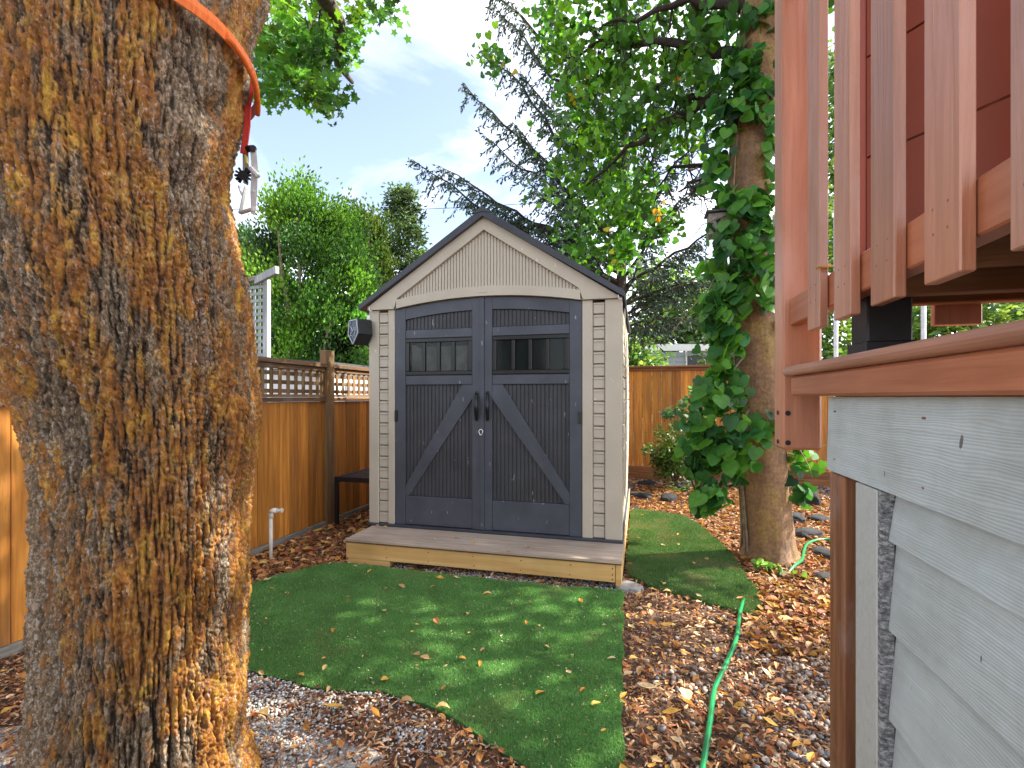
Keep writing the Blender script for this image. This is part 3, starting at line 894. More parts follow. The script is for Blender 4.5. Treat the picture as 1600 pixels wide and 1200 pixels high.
# ------------------------------------------------------------------ shed
XL, XR, Y0, Y1 = SHED
XC = -1.17
ZB, ZE = 0.20, 1.965
EAVE_L, EAVE_R, RIDGE_Z, EAVE_Z = -2.235, -0.105, 2.70, 2.005
shed = thing('garden_shed', 'taupe resin garden shed with charcoal double doors and dark gable roof', 'shed', (XC, Y0, 0.19))
slope = (RIDGE_Z - EAVE_Z) / (XC - EAVE_L)
roofz = lambda x: RIDGE_Z - abs(x - XC) * slope               # top of roof
arch = lambda x: 1.962 + 0.070 * max(0.0, 1 - ((x + 1.178) / 0.765) ** 2)
DX0, DX1 = -1.940, -0.415
# walls
MB().box(XL + .036, DX0 - .0, Y0 + 0.036, Y0 + 0.05, ZB, ZE - .02).build('wall', M['tan'], shed)
MB().box(DX1, XR - .036, Y0 + 0.036, Y0 + 0.05, ZB, ZE - .02).build('wall', M['tan'], shed)
for sx, nm in ((XL, -1), (XR, 1)):
    mb = MB()
    x_in = sx - nm * 0.04
    # slightly bulging side panel
    ny, nz_ = 14, 10
    vs = {}
    for i in range(ny + 1):
        for k in range(nz_ + 1):
            yy = Y0 + 0.03 + (Y1 - Y0 - 0.03) * i / ny; zz = ZB + (EAVE_Z - 0.06 - ZB) * k / nz_
            bul = 0.028 * math.sin(math.pi * i / ny) * math.sin(math.pi * k / nz_)
            vs[i, k] = mb.bm.verts.new((x_in + nm * (0.012 + bul), yy, zz))
    for i in range(ny):
        for k in range(nz_): mb.bm.faces.new((vs[i, k], vs[i + 1, k], vs[i + 1, k + 1], vs[i, k + 1]))
    mb.build('wall', M['tan'], shed, True)
MB().strip([XL + .02, XC, XR - .02], lambda x: ZB, lambda x: roofz(x) - 0.07, Y1 - 0.03, Y1).build('wall', M['tan'], shed)
# corner trims, front
for x0_, x1_ in ((XL, XL + 0.088), (DX0 - 0.060, DX0 - 0.002), (DX1 + 0.002, DX1 + 0.078), (XR - 0.122, XR)):
    MB().box(x0_, x1_, Y0, Y0 + 0.035, ZB, ZE - .002, 0.004).build('corner_trim', M['tan'], shed)
for sx, d in ((XL, 1), (XR, -1)):
    MB().box(min(sx, sx + d * 0.034), max(sx, sx + d * 0.034), Y0 + 0.036, Y0 + 0.13, ZB, ZE - .01, 0.004).build('corner_trim', M['tan'], shed)
# front shingle courses
def courses(x0_, x1_, zs0, pitch, n):
    for k in range(n):
        z0 = zs0 + k * pitch
        z1 = min(z0 + pitch - 0.010, ZE - 0.01)
        if z1 - z0 < 0.02: continue
        o = piece('siding_block', x0_, x1_, Y0 + 0.010, Y0 + 0.032, z0, z1, M['tan'], shed, 0.003)
        piece('siding_lip', x0_ + .002, x1_ - .002, Y0 + 0.004, Y0 + 0.012, z1 - 0.016, z1 - 0.008, M['tan'], shed, 0.001)
courses(XL + 0.092, DX0 - 0.064, 0.215, 0.0915, 19)
courses(DX1 + 0.082, XR - 0.126, 0.215, 0.0915, 19)
# side courses on right wall
for bx, (ya, yb) in enumerate(((Y0 + 0.16, Y0 + 0.6), (Y0 + 0.66, Y0 + 1.25), (Y0 + 1.31, Y0 + 1.95))):
    for k in range(19):
        z0 = 0.22 + k * 0.0915
        yc = (ya + yb) / 2
        bul = 0.028 * math.sin(math.pi * (yc - Y0) / (Y1 - Y0)) * math.sin(math.pi * min(1, max(0, (z0 - ZB) / (ZE - ZB))))
        piece('siding_block', XR - 0.034 + bul, XR - 0.010 + bul, ya, yb, z0, z0 + 0.080, M['tan'], shed, 0.003)
# floor sill
MB().box(XL - 0.005, XR + 0.006, Y0 - 0.028, Y1, 0.192, 0.212, 0.004).build('floor_sill', M['roof'], shed)
# gable
xs = [XL + 0.01 + (XR - XL - 0.02) * i / 40 for i in range(41)]
MB().strip(xs, lambda x: max(arch(x), ZE) if DX0 < x < DX1 else ZE, lambda x: roofz(x) - 0.060, Y0 + 0.012, Y0 + 0.04).build('gable', M['tan'], shed)
TRI_L, TRI_R = -1.915, -0.425
tri_top = lambda x: 2.545 - abs(x - XC) * (2.545 - 2.045) / 0.745
tri_bot = lambda x: 2.035 + 0.072 * max(0, 1 - ((x - XC) / 0.745) ** 2)
slo = lambda x: tri_top(x) if abs(x - XC) < 0.745 else ZE
gt = MB()
left = [XL + 0.0 + (XC - XL) * i / 30 for i in range(31)]; right = [XC + (XR - XC) * i / 30 for i in range(31)]
gt.strip(left, lambda x: max(slo(x), ZE) if x > TRI_L else ZE, lambda x: roofz(x) - 0.055, Y0 - 0.022, Y0 + 0.011)
gt.strip(right, lambda x: max(slo(x), ZE) if x < TRI_R else ZE, lambda x: roofz(x) - 0.055, Y0 - 0.022, Y0 + 0.011)
gt.build('gable_trim', M['tan'], shed)
ta = [TRI_L + (TRI_R - TRI_L) * i / 30 for i in range(31)]
MB().strip(ta, lambda x: arch(x) if DX0 < x < DX1 else ZE, lambda x: min(tri_bot(x), tri_top(x) - .001), Y0 - 0.026, Y0 + 0.008).build('arch_trim', M['tan'], shed)
MB().box(XC - .045, XC + .025, Y0 - 0.029, Y0 - 0.0265, 2.055, 2.075, 0.0008).build('name_plate', M['tan'], shed)
rib = MB(); x = TRI_L + 0.03
while x < TRI_R - 0.02:
    a_, b_ = x, x + 0.0195
    zt = min(tri_top(a_), tri_top(b_)); zb = max(tri_bot(a_), tri_bot(b_))
    if zt > zb + 0.01: rib.box(a_, b_, Y0 + 0.002, Y0 + 0.0115, zb - .003, zt + .003, 0.002)
    x += 0.0255
o = rib.build('gable_ribs', M['tan'], shed); o['kind'] = 'stuff'
# roof
for s_ in (-1, 1):
    ex = EAVE_L if s_ < 0 else EAVE_R
    nseg = 3
    for q in range(nseg):
        ya = Y0 - 0.060 + (Y1 + 0.12 - Y0) * q / nseg; yb = Y0 - 0.060 + (Y1 + 0.12 - Y0) * (q + 1) / nseg - 0.012
        m1 = MB()
        dz = 0.052
        m1.prism([(XC, ya, RIDGE_Z), (ex, ya, EAVE_Z), (ex, ya, EAVE_Z - dz * 0.8), (XC, ya, RIDGE_Z - dz * 1.2)], (0, yb - ya, 0))
        m1.build('roof_panel', M['roof'], shed)
    rb = MB(); yb = Y1 + 0.05
    for q in range(12):
        t = (q + 0.5) / 12; xx = XC + (ex - XC) * t; zz = RIDGE_Z + (EAVE_Z - RIDGE_Z) * t
        if q % 3 == 2: rb.box(xx - 0.02, xx + 0.02, Y0 + 0.02, yb, zz - 0.012, zz + 0.012, 0.004)
    rb.build('roof_ridges', M['roof'], shed)
MB().prism([(XC - 0.075, Y0 - 0.066, RIDGE_Z - 0.044), (XC, Y0 - 0.066, RIDGE_Z + 0.014), (XC + 0.075, Y0 - 0.066, RIDGE_Z - 0.044), (XC, Y0 - 0.066, RIDGE_Z - 0.03)], (0, Y1 - Y0 + 0.12, 0)).build('ridge_cap', M['roof'], shed)

# doors
def door(x0, x1, hinge_left):
    """x0..x1 clear width of the leaf"""
    yF = Y0 + 0.004
    dr = thing('door', None, None); del_keys = [k for k in ('label', 'category') if k in dr]
    COL.objects.unlink(dr); bpy.data.objects.remove(dr)
    sl, sr = (x0 + 0.092, x1 - 0.066) if hinge_left else (x0 + 0.062, x1 - 0.090)
    body = MB().strip([x0 + (x1 - x0) * i / 12 for i in range(13)], lambda x: 0.214, lambda x: arch(x) - 0.006, yF + 0.024, yF + 0.045)
    leaf = body.build('door', M['door2'], shed)
    def part(nm, mb, m_): return mb.build(nm, m_, leaf)
    part('stile', MB().strip([x0, (x0 + sl) / 2, sl], lambda x: 0.214, lambda x: arch(x) - 0.006, yF, yF + 0.026), M['door'])
    part('stile', MB().strip([sr, (x1 + sr) / 2, x1], lambda x: 0.214, lambda x: arch(x) - 0.006, yF, yF + 0.026), M['door'])
    g = 0.001
    xs_ = [sl + g + (sr - sl - 2 * g) * i / 10 for i in range(11)]
    part('rail', MB().strip(xs_, lambda x: arch(x) - 0.100, lambda x: arch(x) - 0.007, yF + .002, yF + 0.025), M['door'])
    part('rail', MB().box(sl + g, sr - g, yF + .002, yF + 0.025, 1.722, 1.792, 0.003), M['door'])
    part('rail', MB().box(sl + g, sr - g, yF + .002, yF + 0.025, 1.347, 1.422, 0.003), M['door'])
    part('rail', MB().box(sl + g, sr - g, yF + .002, yF + 0.025, 0.216, 0.445, 0.003), M['door'])
    rb = MB(); nr = int((sr - sl) / 0.0305); w_ = (sr - sl) / nr
    for i in range(nr):
        a_ = sl + i * w_ + 0.004; b_ = sl + (i + 1) * w_ - 0.004
        rb.box(a_, b_, yF + 0.016, yF + 0.0245, 0.447, 1.345, 0.0025)
        rb.box(a_, b_, yF + 0.016, yF + 0.0245, 1.794, min(arch(a_), arch(b_)) - 0.102, 0.0025)
    o = part('bead_boards', rb, M['door2']); o['kind'] = 'stuff'
    # diagonal brace from the upper inner corner to the lower outer corner
    t = 0.088
    if hinge_left: a_, b_ = (sr - 0.03, 1.345), (sl + 0.012, 0.447); 
    else: a_, b_ = (sl + 0.03, 1.345), (sr - 0.012, 0.447)
    d = Vector((b_[0] - a_[0], 0, b_[1] - a_[1])); L = d.length; sgn = 1 if hinge_left else -1
    hx = t / 2 * L / abs(d.z)
    pts = [(a_[0] - hx, yF + .003, a_[1]), (min(max(a_[0] + hx, sl + g), sr - g), yF + .003, a_[1]), (b_[0] + hx, yF + .003, b_[1]), (max(sl + g, min(sr - g, b_[0] - hx)), yF + .003, b_[1])]
    pts = [(min(max(p[0], sl + g), sr - g), p[1], p[2]) for p in pts]
    if hinge_left:
        pts = [(sr - g, yF + .003, 1.345), (sr - .085, yF + .003, 1.345), (sl + g, yF + .003, 0.53), (sl + g, yF + .003, 0.447), (sl + .030, yF + .003, 0.447), (sr - g, yF + .003, 1.235)]
    else:
        pts = [(sl + g, yF + .003, 1.345), (sl + .085, yF + .003, 1.345), (sr - g, yF + .003, 0.53), (sr - g, yF + .003, 0.447), (sr - .030, yF + .003, 0.447), (sl + g, yF + .003, 1.235)]
    part('brace', MB().prism(pts, (0, 0.0125, 0)), M['door'])
    # window
    wx0, wx1, wz0, wz1 = sl + .004, sr - .004, 1.425, 1.719
    part('window_recess', MB().box(wx0, wx1, yF + 0.044, yF + 0.05, wz0, wz1), M['frame'])
    wf = MB()
    fw = 0.03
    wf.box(wx0, wx1, yF - .004, yF + 0.022, wz1 - fw, wz1, 0.003); wf.box(wx0, wx1, yF - .004, yF + 0.022, wz0, wz0 + fw, 0.003)
    wf.box(wx0, wx0 + fw, yF - .004, yF + 0.022, wz0 + fw + .0005, wz1 - fw - .0005, 0.003); wf.box(wx1 - fw, wx1, yF - .004, yF + 0.022, wz0 + fw + .0005, wz1 - fw - .0005, 0.003)
    part('window_frame', wf, M['frame'])
    pw = (wx1 - wx0 - 2 * fw) / 4
    for i in range(4):
        p0 = wx0 + fw + i * pw
        if i: part('mullion', MB().box(p0 - .013, p0 + .013, yF - .003, yF + 0.022, wz0 + fw + .001, wz1 - fw - .001, 0.003), M['frame'])
        part('pane', MB().box(p0 + (.012 if i else .001), p0 + pw - (.012 if i < 3 else .001), yF + .010, yF + .013, wz0 + fw + .001, wz1 - fw - .001), M['glass'])
        if hinge_left:
            a0 = p0 + .018; w2 = pw - .03
            part('blind', MB().strip([a0 + w2 * k / 6 for k in range(7)], lambda x: wz0 + fw + .004, lambda x: wz1 - fw - .02 - 0.03 * ((x - a0) / w2 if i in (0,) else 0.5 + 0 * x) , yF + 0.016, yF + 0.0235), M['blind'])
        else:
            part('blind', MB().box(p0 + .016, p0 + pw - .016, yF + .016, yF + .0235, wz0 + fw + .003, wz1 - fw - .003), M['green_blind'] if i < 2 else M['frame'])  # dark board behind each pane, interior shade put into its colour
    # handle: curved black pull
    hxp = (sr + x1) / 2 + 0.004 if hinge_left else (x0 + sl) / 2 - 0.004
    pts = []
    for k in range(11):
        a_ = k / 10 * math.pi
        pts.append((hxp + 0.010 * math.sin(a_), yF - 0.004 - 0.045 * math.sin(a_), 1.275 - 0.20 * k / 10))
    part('handle', MB().tube(pts, [0.011] + [0.012 + 0.005 * math.sin(k / 10 * math.pi) for k in range(1, 10)] + [0.011], 10).box(hxp - .014, hxp + .014, yF - .008, yF + .001, 1.262, 1.292, .003).box(hxp - .014, hxp + .014, yF - .008, yF + .001, 1.06, 1.09, .003), M['black'])
    # hinge plate
    hx0 = x0 + .002 if hinge_left else x1 - .026
    part('hinge', MB().box(hx0, hx0 + .022, yF - .010, yF + .0005, 1.05, 1.14, .002), M['black'])
    return leaf


door(-1.938, -1.206, True)
door(-1.172, -0.417, False)
MB().strip([-1.2045, -1.188, -1.1735], lambda x: 0.214, lambda x: arch(x) - 0.006, Y0 - 0.004, Y0 + 0.04).build('door_stop', M['door'], shed)
# snap ring hanging at the centre of the doors
rg = MB(); c0 = Vector((-1.196, Y0 - 0.012, 0.975))
pts = [c0 + Vector((0.017 * math.sin(a_) * (1 - 0.25 * (math.cos(a_) < 0)), 0, 0.022 * math.cos(a_))) for a_ in [k / 14 * 2 * math.pi for k in range(15)]]
rg.tube(pts, 0.0035, 6, False)
tag(rg.build('snap_ring', M['white']), 'small pale metal ring hanging between the shed doors below the handles', 'ring')
# cup hooks under the eaves
for hx_, hz_, lb in ((-0.150, 1.985, 'small white hook screwed under the right eave of the shed'), (-2.150, 1.985, 'small white hook screwed under the left eave of the shed')):
    c0 = Vector((hx_, Y0 - 0.035, hz_))
    pts = [c0 + Vector((0, 0, 0.0)), c0 + Vector((0, 0, -.02))] + [c0 + Vector((0.012 * (1 - math.cos(a_)), 0, -.02 - 0.014 * math.sin(a_))) for a_ in (0.5, 1.2, 1.9, 2.6, 3.1)]
    tag(MB().tube(pts, 0.004, 6).build('eave_hook', M['white']), lb, 'hook')
# cord down the right wall
pts = [Vector((XR + 0.006 + 0.020 * math.sin(k / 14 * math.pi), Y0 + 0.35 + 0.25 * math.sin(k * .5), 1.95 - k * 0.11)) for k in range(15)]
tag(MB().tube(pts, 0.004, 6).build('cord', M['pvc']), 'thin pale cord hanging down the right side wall of the shed', 'cord')

# hexagonal box on the left corner
hb = thing('wall_box', 'dark hexagonal box with a patterned blue grey face on the left corner of the shed', 'wall box', (-2.21, Y0 - 0.02, 1.77))
ang = R(-28)
Mx = Matrix.Translation((-2.215, Y0 - 0.055, 1.775)) @ Matrix.Rotation(ang, 4, 'Z')
def hexpts(w, h, y): return [Mx @ Vector(p) for p in ((-w * .62, y, h * .5), (w * .62, y, h * .5), (w * .8, y, -h * .08), (0.0, y, -h * .5), (-w * .8, y, -h * .08))]
MB().prism(hexpts(0.10, 0.205, -0.07), (Mx.to_3x3() @ Vector((0, 0.13, 0)))).build('body', M['frame'], hb)
hp = hexpts(0.092, 0.19, -0.072); fr = MB()
for i in range(5): fr.bar(hp[i], hp[(i + 1) % 5], 0.009, 0.009)
fr.build('face_rim', M['bluegrey'], hb)
pat = MB()
for i in range(16):
    x_, z_ = random.uniform(-.045, .045), random.uniform(-.05, .08)
    a_ = random.choice([0.9, -0.9, 0.0]); L = random.uniform(.015, .03)
    pat.bar(Mx @ Vector((x_ - L * math.cos(a_), -0.072, z_ - L * math.sin(a_) * .9)), Mx @ Vector((x_ + L * math.cos(a_), -0.072, z_ + L * math.sin(a_) * .9)), 0.004 + .001 * random.random(), 0.004 + .001 * random.random())
pat.build('face_pattern', M['bluegrey'], hb)
MB().box(-2.19, -2.165, Y0 - 0.012, Y0 + 0.006, 1.89, 1.925, .002).build('bracket', M['white'], hb)

# ------------------------------------------------------------------ step / platform
pl = thing('timber_platform', 'low platform of new lumber and plywood carrying the shed', 'platform', (XC, 3.3, 0))
MB().box(PLAT[0], PLAT[1], PLAT[2] - 0.01, PLAT[3], 0.174, 0.1915, 0.002).build('plywood_top', M['ply'], pl)
MB().box(PLAT[0] + .001, PLAT[1] - .001, PLAT[2] - 0.006, PLAT[3] - 0.01, 0.166, 0.1735).build('plywood_edge', M['plyedge'], pl)
MB().box(PLAT[0] + .005, PLAT[1] - .042, PLAT[2], PLAT[2] + 0.038, 0.050, 0.165, 0.003).build('front_joist', M['lumber'], pl)
MB().box(PLAT[1] - .04, PLAT[1] - .002, PLAT[2] - .004, PLAT[3] - .01, 0.030, 0.165, 0.003).build('side_joist', M['lumber'], pl)
MB().box(PLAT[0] + .005, PLAT[0] + .043, PLAT[2] + .04, PLAT[3] - .01, 0.050, 0.165, 0.003).build('side_joist', M['lumber'], pl)
for k in range(1, 6):
    xx = PLAT[0] + (PLAT[1] - PLAT[0]) * k / 6
    piece('inner_joist', xx - .019, xx + .019, PLAT[2] + .04, PLAT[3] - .02, 0.052, 0.164, M['lumber'], pl, 0.002)
piece('support_block', PLAT[0] + .02, PLAT[0] + .36, PLAT[2] + .006, PLAT[2] + .096, 0.008, 0.048, M['lumber'], pl, 0.003)
piece('support_block', PLAT[0] + .02, PLAT[1] - .1, PLAT[3] - .16, PLAT[3] - .07, 0.008, 0.048, M['lumber'], pl, 0.003)
nl = MB()
for k in range(1, 6):
    xx = PLAT[0] + (PLAT[1] - PLAT[0]) * k / 6
    for zz in (0.075, 0.14): nl.tube([(xx + random.uniform(-.01, .01), PLAT[2] - .0015, zz), (xx, PLAT[2] + .004, zz)], 0.0035, 6)
for zz in (0.07, 0.10, 0.14): nl.tube([(PLAT[1] - .06, PLAT[2] - .0055, zz), (PLAT[1] - .06, PLAT[2] + .004, zz)], 0.004, 6)
nl.build('nail_heads', M['dark_metal'], pl)
for (zx, zy, s) in [(498, 912, .05), (586, 936, .05), (856, 958, .045), (390, 920, .035), (135, 858, .05), (100, 852, .04), (760, 985, .03)]:
    g = G(560 + zx / 3.243, 560 + zy / 3.243, 0.195)
    single_leaf(g.x, g.y, 0.203, s, '{c} leaf lying on the plywood step before the shed doors', 'leaves on the plywood step')
# slab at step corner
def rock(name, c_, sx, sy, sz, label, seed, m_=None, group=None):
    bm = bmesh.new(); bmesh.ops.create_icosphere(bm, subdivisions=3, radius=1)
    for v_ in bm.verts:
        p = v_.co.copy()
        d = 1 + 0.32 * float(PN(p.x * 1.3 + seed * 7.1, p.y * 1.3, p.z * 1.3)) + 0.10 * float(PN(p.x * 4 + seed, p.y * 4, p.z * 4))
        q = p * d
        q = Vector([math.copysign(abs(a) ** 0.75, a) for a in q])
        v_.co = Vector((q.x * sx, q.y * sy, q.z * sz))
    rz = seed * 1.37
    bmesh.ops.rotate(bm, verts=bm.verts, matrix=Matrix.Rotation(rz, 3, 'Z'))
    bmesh.ops.translate(bm, vec=c_, verts=bm.verts)
    mb = MB(); mb.merge(bm)
    o = mb.build(name, m_ or M['stone'])
    me = o.data; cv = Vector(c_)
    for v_ in me.vertices: v_.co -= cv
    o.location = cv
    return tag(o, label, 'stone', group)
M['pale_stone'] = plain('pale_concrete', (0.30, 0.30, 0.29), 0.85, 0, 0.2, 14, 0.6)
rock('paving_stone', (-0.07, 3.26, 0.012), 0.09, 0.07, 0.03, 'small pale grey stone at the right front foot of the step', 2, M['pale_stone'])

# ------------------------------------------------------------------ bench and standpipe
bn = thing('metal_bench', 'low black metal slatted bench squeezed between fence and shed', 'bench', (-2.55, 4.6, 0))
bx0, bx1, by0, by1 = -2.83, -2.25, 4.10, 5.15
for xx in (bx0, bx1 - .035):
    for yy in (by0, by1 - .035): piece('leg', xx, xx + .035, yy, yy + .035, 0, 0.438, M['bench'], bn, .003)
for (a0, a1, b0, b1) in ((bx0, bx1, by0, by0 + .03), (bx0, bx1, by1 - .03, by1)): piece('apron', a0, a1, b0, b1, 0.440, 0.485, M['bench'], bn, .003)
for (a0, a1) in ((bx0, bx0 + .03), (bx1 - .03, bx1)): piece('apron', a0, a1, by0 + .031, by1 - .031, 0.440, 0.485, M['bench'], bn, .003)
k = 0
xx = bx0 + .045
while xx < bx1 - .06:
    piece('slat', xx, xx + .045, by0 + .031, by1 - .031, 0.462, 0.480, M['bench'], bn, .002); xx += .066
single_leaf(-2.66, 4.55, 0.49, .09, 'pale curled leaf lying on the black bench', None)

pp = thing('standpipe', 'white plastic standpipe with an elbow rising beside the left fence', 'pipe', (-2.70, 3.12, 0))
MB().tube([(-2.70, 3.12, 0), (-2.70, 3.12, 0.355)], 0.0135, 14).build('pipe', M['pvc'], pp)
MB().tube([(-2.70, 3.12, 0.335), (-2.70, 3.12, 0.368), (-2.696, 3.121, 0.382), (-2.684, 3.124, 0.390), (-2.655, 3.13, 0.391)], 0.019, 14).build('elbow', M['pvc'], pp)
MB().tube([(-2.66, 3.129, 0.391), (-2.62, 3.138, 0.391)], 0.0135, 14).tube([(-2.622, 3.1375, 0.391), (-2.612, 3.14, 0.391)], 0.017, 14).build('spout', M['pvc'], pp)

# ------------------------------------------------------------------ green hose
def smooth_path(pts, n=8):
    pts = [Vector(p) for p in pts]; out = []
    for i in range(len(pts) - 1):
        p0, p1, p2, p3 = pts[max(i - 1, 0)], pts[i], pts[i + 1], pts[min(i + 2, len(pts) - 1)]
        for k in range(n):
            t = k / n
            out.append(0.5 * ((2 * p1) + (-p0 + p2) * t + (2 * p0 - 5 * p1 + 4 * p2 - p3) * t * t + (-p0 + 3 * p1 - 3 * p2 + p3) * t ** 3))
    out.append(pts[-1]); return out
hp = [G(1095, 1230), G(1103, 1180), G(1110, 1133), G(1117, 1085), G(1135, 1045), G(1150, 1008), G(1154, 980), G(1158, 957), G(1166, 935), G(1185, 915)]
hp = [Vector((p.x, p.y, 0.026)) for p in hp]; hp[-2].z = 0.008; hp[-1].z = -0.02
hp2 = [G(1225, 902), G(1240, 893), G(1253, 882), G(1256, 868), G(1262, 856), G(1278, 850), G(1300, 850), G(1340, 862), G(1400, 880)]
hp2 = [Vector((p.x, p.y, 0.035)) for p in hp2]; hp2[0].z = -0.01
tag(MB().tube(smooth_path(hp), 0.0105, 12).build('garden_hose', M['hose']), 'bright green garden hose snaking over the mulch up to the side turf strip', 'hose')
tag(MB().tube(smooth_path(hp2), 0.0105, 12).build('garden_hose', M['hose']), 'curved green hose end on the stones right of the vine covered tree', 'hose')

rocks = [((1262, 838), .16, .11, .06, 'broad dark slate stone beside the tree, above the hose bend'), ((1290, 870), .17, .10, .05, 'dark slate stone by the deck corner, touched by the hose end'),
         ((1290, 905), .10, .08, .035, 'blue grey flat stone at the foot of the brown deck post'), ((1240, 815), .14, .12, .08, 'dark rounded stone behind the base of the vine covered tree'),
         ((1262, 790), .16, .14, .16, 'large dark stone in shade right behind the vine covered tree'), ((1045, 785), .16, .10, .09, 'jagged dark grey stone in the leaves before the back fence'),
         ((1000, 778), .22, .12, .06, 'long low dark stone beside the back corner of the shed'), ((1280, 815), .14, .1, .06, 'dark flat stone behind the deck post'),
         ((1068, 768), .13, .08, .06, 'small grey stone under the shrub by the back fence'), ((1010, 757), .16, .10, .05, 'grey stone at the foot of the back fence beside the shed'),
         ((1098, 790), .14, .10, .07, 'dark stone under the hanging vine leaves'), ((992, 796), .14, .08, .03, 'flat grey stone at the far end of the side turf strip')]
for i, ((u, v_), sx, sy, sz, lb) in enumerate(rocks):
    g = G(u, v_); rock('stone', (g.x, g.y, sz * 0.18), sx * .82, sy * .85, sz, lb, i + 5)
# ------------------------------------------------------------------ deck on the right
M['rust'] = plain('painted_nail', (0.26, 0.13, 0.09), 0.6)
dk = thing('timber_deck', 'terracotta stained deck with grey green siding skirt filling the right side', 'deck', (0.47, 1.0, 0))
WX = 0.45
END = 1.378
zs = [(1.070, 1.250, WX, END), (0.972, 1.072, WX + 0.014, 1.098), (0.800, 0.978, WX + 0.014, 1.098), (0.628, 0.806, WX + 0.014, 1.098), (0.456, 0.634, WX + 0.014, 1.098),
      (0.284, 0.462, WX + 0.014, 1.098), (0.112, 0.290, WX + 0.014, 1.098), (-0.02, 0.118, WX + 0.014, 1.098)]
for i, (z0, z1, x_, ye) in enumerate(zs):
    # lap siding: lower edge stands proud of the board below
    mb = MB()
    y_a = -1.6
    mb.prism([(x_, y_a, z0), (x_ + 0.012, y_a, z0), (x_ + 0.024 + (0.004 if i else 0), y_a, z1), (x_ + (0.014 if i else 0.004), y_a, z1)], (0, ye - y_a, 0))
    mb.build('siding_board', M['siding'], dk)
MB().box(WX + 0.04, WX + 0.06, -1.6, 1.36, 0, 1.24).build('wall_sheathing', M['black_post'], dk)
piece('trim_board', WX + 0.0005, WX + 0.026, 1.114, 1.212, 0, 1.066, M['trim'], dk, 0.002)
piece('trim_edge', WX + 0.002, WX + 0.026, 1.1005, 1.1125, 0, 1.066, M['rot'], dk, 0.001)
piece('skirt_post', WX + 0.004, WX + 0.094, 1.285, 1.372, 0, 1.066, M['brown_post'], dk, 0.004)
piece('fascia', WX - 0.022, WX - 0.001, -1.6, 1.60, 1.252, 1.3095, M['deck_y'], dk, 0.006)
# deck boards, the outermost with a rounded nose
mb = MB(); r_ = 0.0145
prof = [(0.10, 1.311), (-0.020, 1.311)] + [(-0.020 - r_ * math.sin(a_), 1.311 + r_ - r_ * math.cos(a_)) for a_ in [math.pi * k / 8 for k in range(1, 8)]] + [(-0.020, 1.340), (0.10, 1.340)]
mb.prism([(WX + p[0], -1.6, p[1]) for p in prof], (0, 3.235, 0))
mb.build('edge_board', M['deck_cap'], dk, False)
for k in range(14):
    piece('deck_board', WX + 0.106 + k * 0.145, WX + 0.106 + k * 0.145 + 0.139, -1.6, 1.635, 1.311, 1.339, M['deck_cap'], dk, 0.003)
piece('rim_joist', WX + 0.10, WX + 2.2, 1.58, 1.62, 1.12, 1.309, M['joist'], dk, 0.002)
for xx in (WX + 1.1, WX + 2.1): piece('deck_leg', xx, xx + .09, 1.48, 1.57, 0, 1.309, M['joist'], dk, 0.003)
# corner post of railing
cp = MB(); cp.box(0.42, 0.530, 1.656, 1.748, 1.088, 2.62, 0.008)
cpo = cp.build('corner_post', M['deck'], dk)
bl = MB()
for zz in (1.11, 1.20): bl.tube([(0.436, 1.653, zz), (0.436, 1.662, zz)], 0.008, 8).tube([(0.417, 1.70, zz), (0.424, 1.70, zz)], 0.007, 8)
bl.build('bolt', M['dark_metal'], cpo)
# pickets facing the yard
yy = 0.796 - 0.1795 * 8
ks = 0
while yy < 1.42:
    piece('picket', 0.42, 0.4395, yy, yy + 0.088, 1.420, 2.60, M['deck'], dk, 0.002)
    yy += 0.1795
piece('bottom_rail', 0.441, 0.479, -1.2, 1.654, 1.467, 1.547, M['deck_y'], dk, 0.003)
piece('top_rail', 0.441, 0.479, -1.2, 1.654, 2.50, 2.588, M['deck_y'], dk, 0.003)
piece('hand_rail', 0.385, 0.535, -1.2, 1.80, 2.622, 2.66, M['deck_y'], dk, 0.006)
# nail heads on the near pickets
for pk in [o for o in bpy.data.objects if o.name.split('.')[0] == 'picket' and o.parent == dk]:
    w0 = pk.location + dk.location
    if w0.y < 0.55: continue
    nh = MB()
    for zz_ in (1.490, 1.527):
        for dy_ in (-0.018, 0.020):
            c0_ = Vector((0.4195, w0.y + dy_ + random.uniform(-.004, .004), zz_)); nh.tube([c0_, c0_ + Vector((.003, 0, 0))], 0.0022, 8)
    no = nh.build('nail_heads', M['rust'], None); no.parent = pk; no.location = -w0; 
nh = MB()
for yy_ in (0.55, 0.95, 1.33):
    for zz_ in (1.10, 1.215): nh.tube([(WX - .001, yy_, zz_), (WX + .004, yy_, zz_)], 0.0022, 8)
nh.build('nail_heads', M['rust'], dk)
# return railing along X, pickets hang on its far side
xx = 0.680
while xx < 2.4:
    piece('picket', xx, xx + 0.094, 1.384, 1.404, 1.420, 2.60, M['deck'], dk, 0.002)
    xx += 0.190
MB().box(0.572, 2.5, 1.345, 1.383, 1.467, 1.547, 0.003).build('bottom_rail', M['joist'], dk)
MB().box(0.572, 2.5, 1.345, 1.383, 2.50, 2.588, 0.003).build('top_rail', M['deck_y'], dk)
# upper platform: joists and floor seen from below
for k, yv in enumerate((0.10, 0.40, 0.66, 0.92, 1.16)):
    piece('joist', 0.484, 2.4, yv, yv + 0.038, 1.458, 1.546, M['joist'], dk, 0.002)
for k in range(12):
    piece('floor_board', 0.484 + k * 0.145, 0.484 + k * 0.145 + 0.139, -0.6, 1.34, 1.549, 1.574, M['joist'], dk, 0.002)
MB().box(0.482, 0.568, 1.235, 1.322, 1.341, 1.546, 0.004).build('black_post', M['black_post'], dk)
MB().box(0.476, 0.574, 1.229, 1.328, 1.341, 1.372, 0.003).build('post_base', M['black_post'], dk)

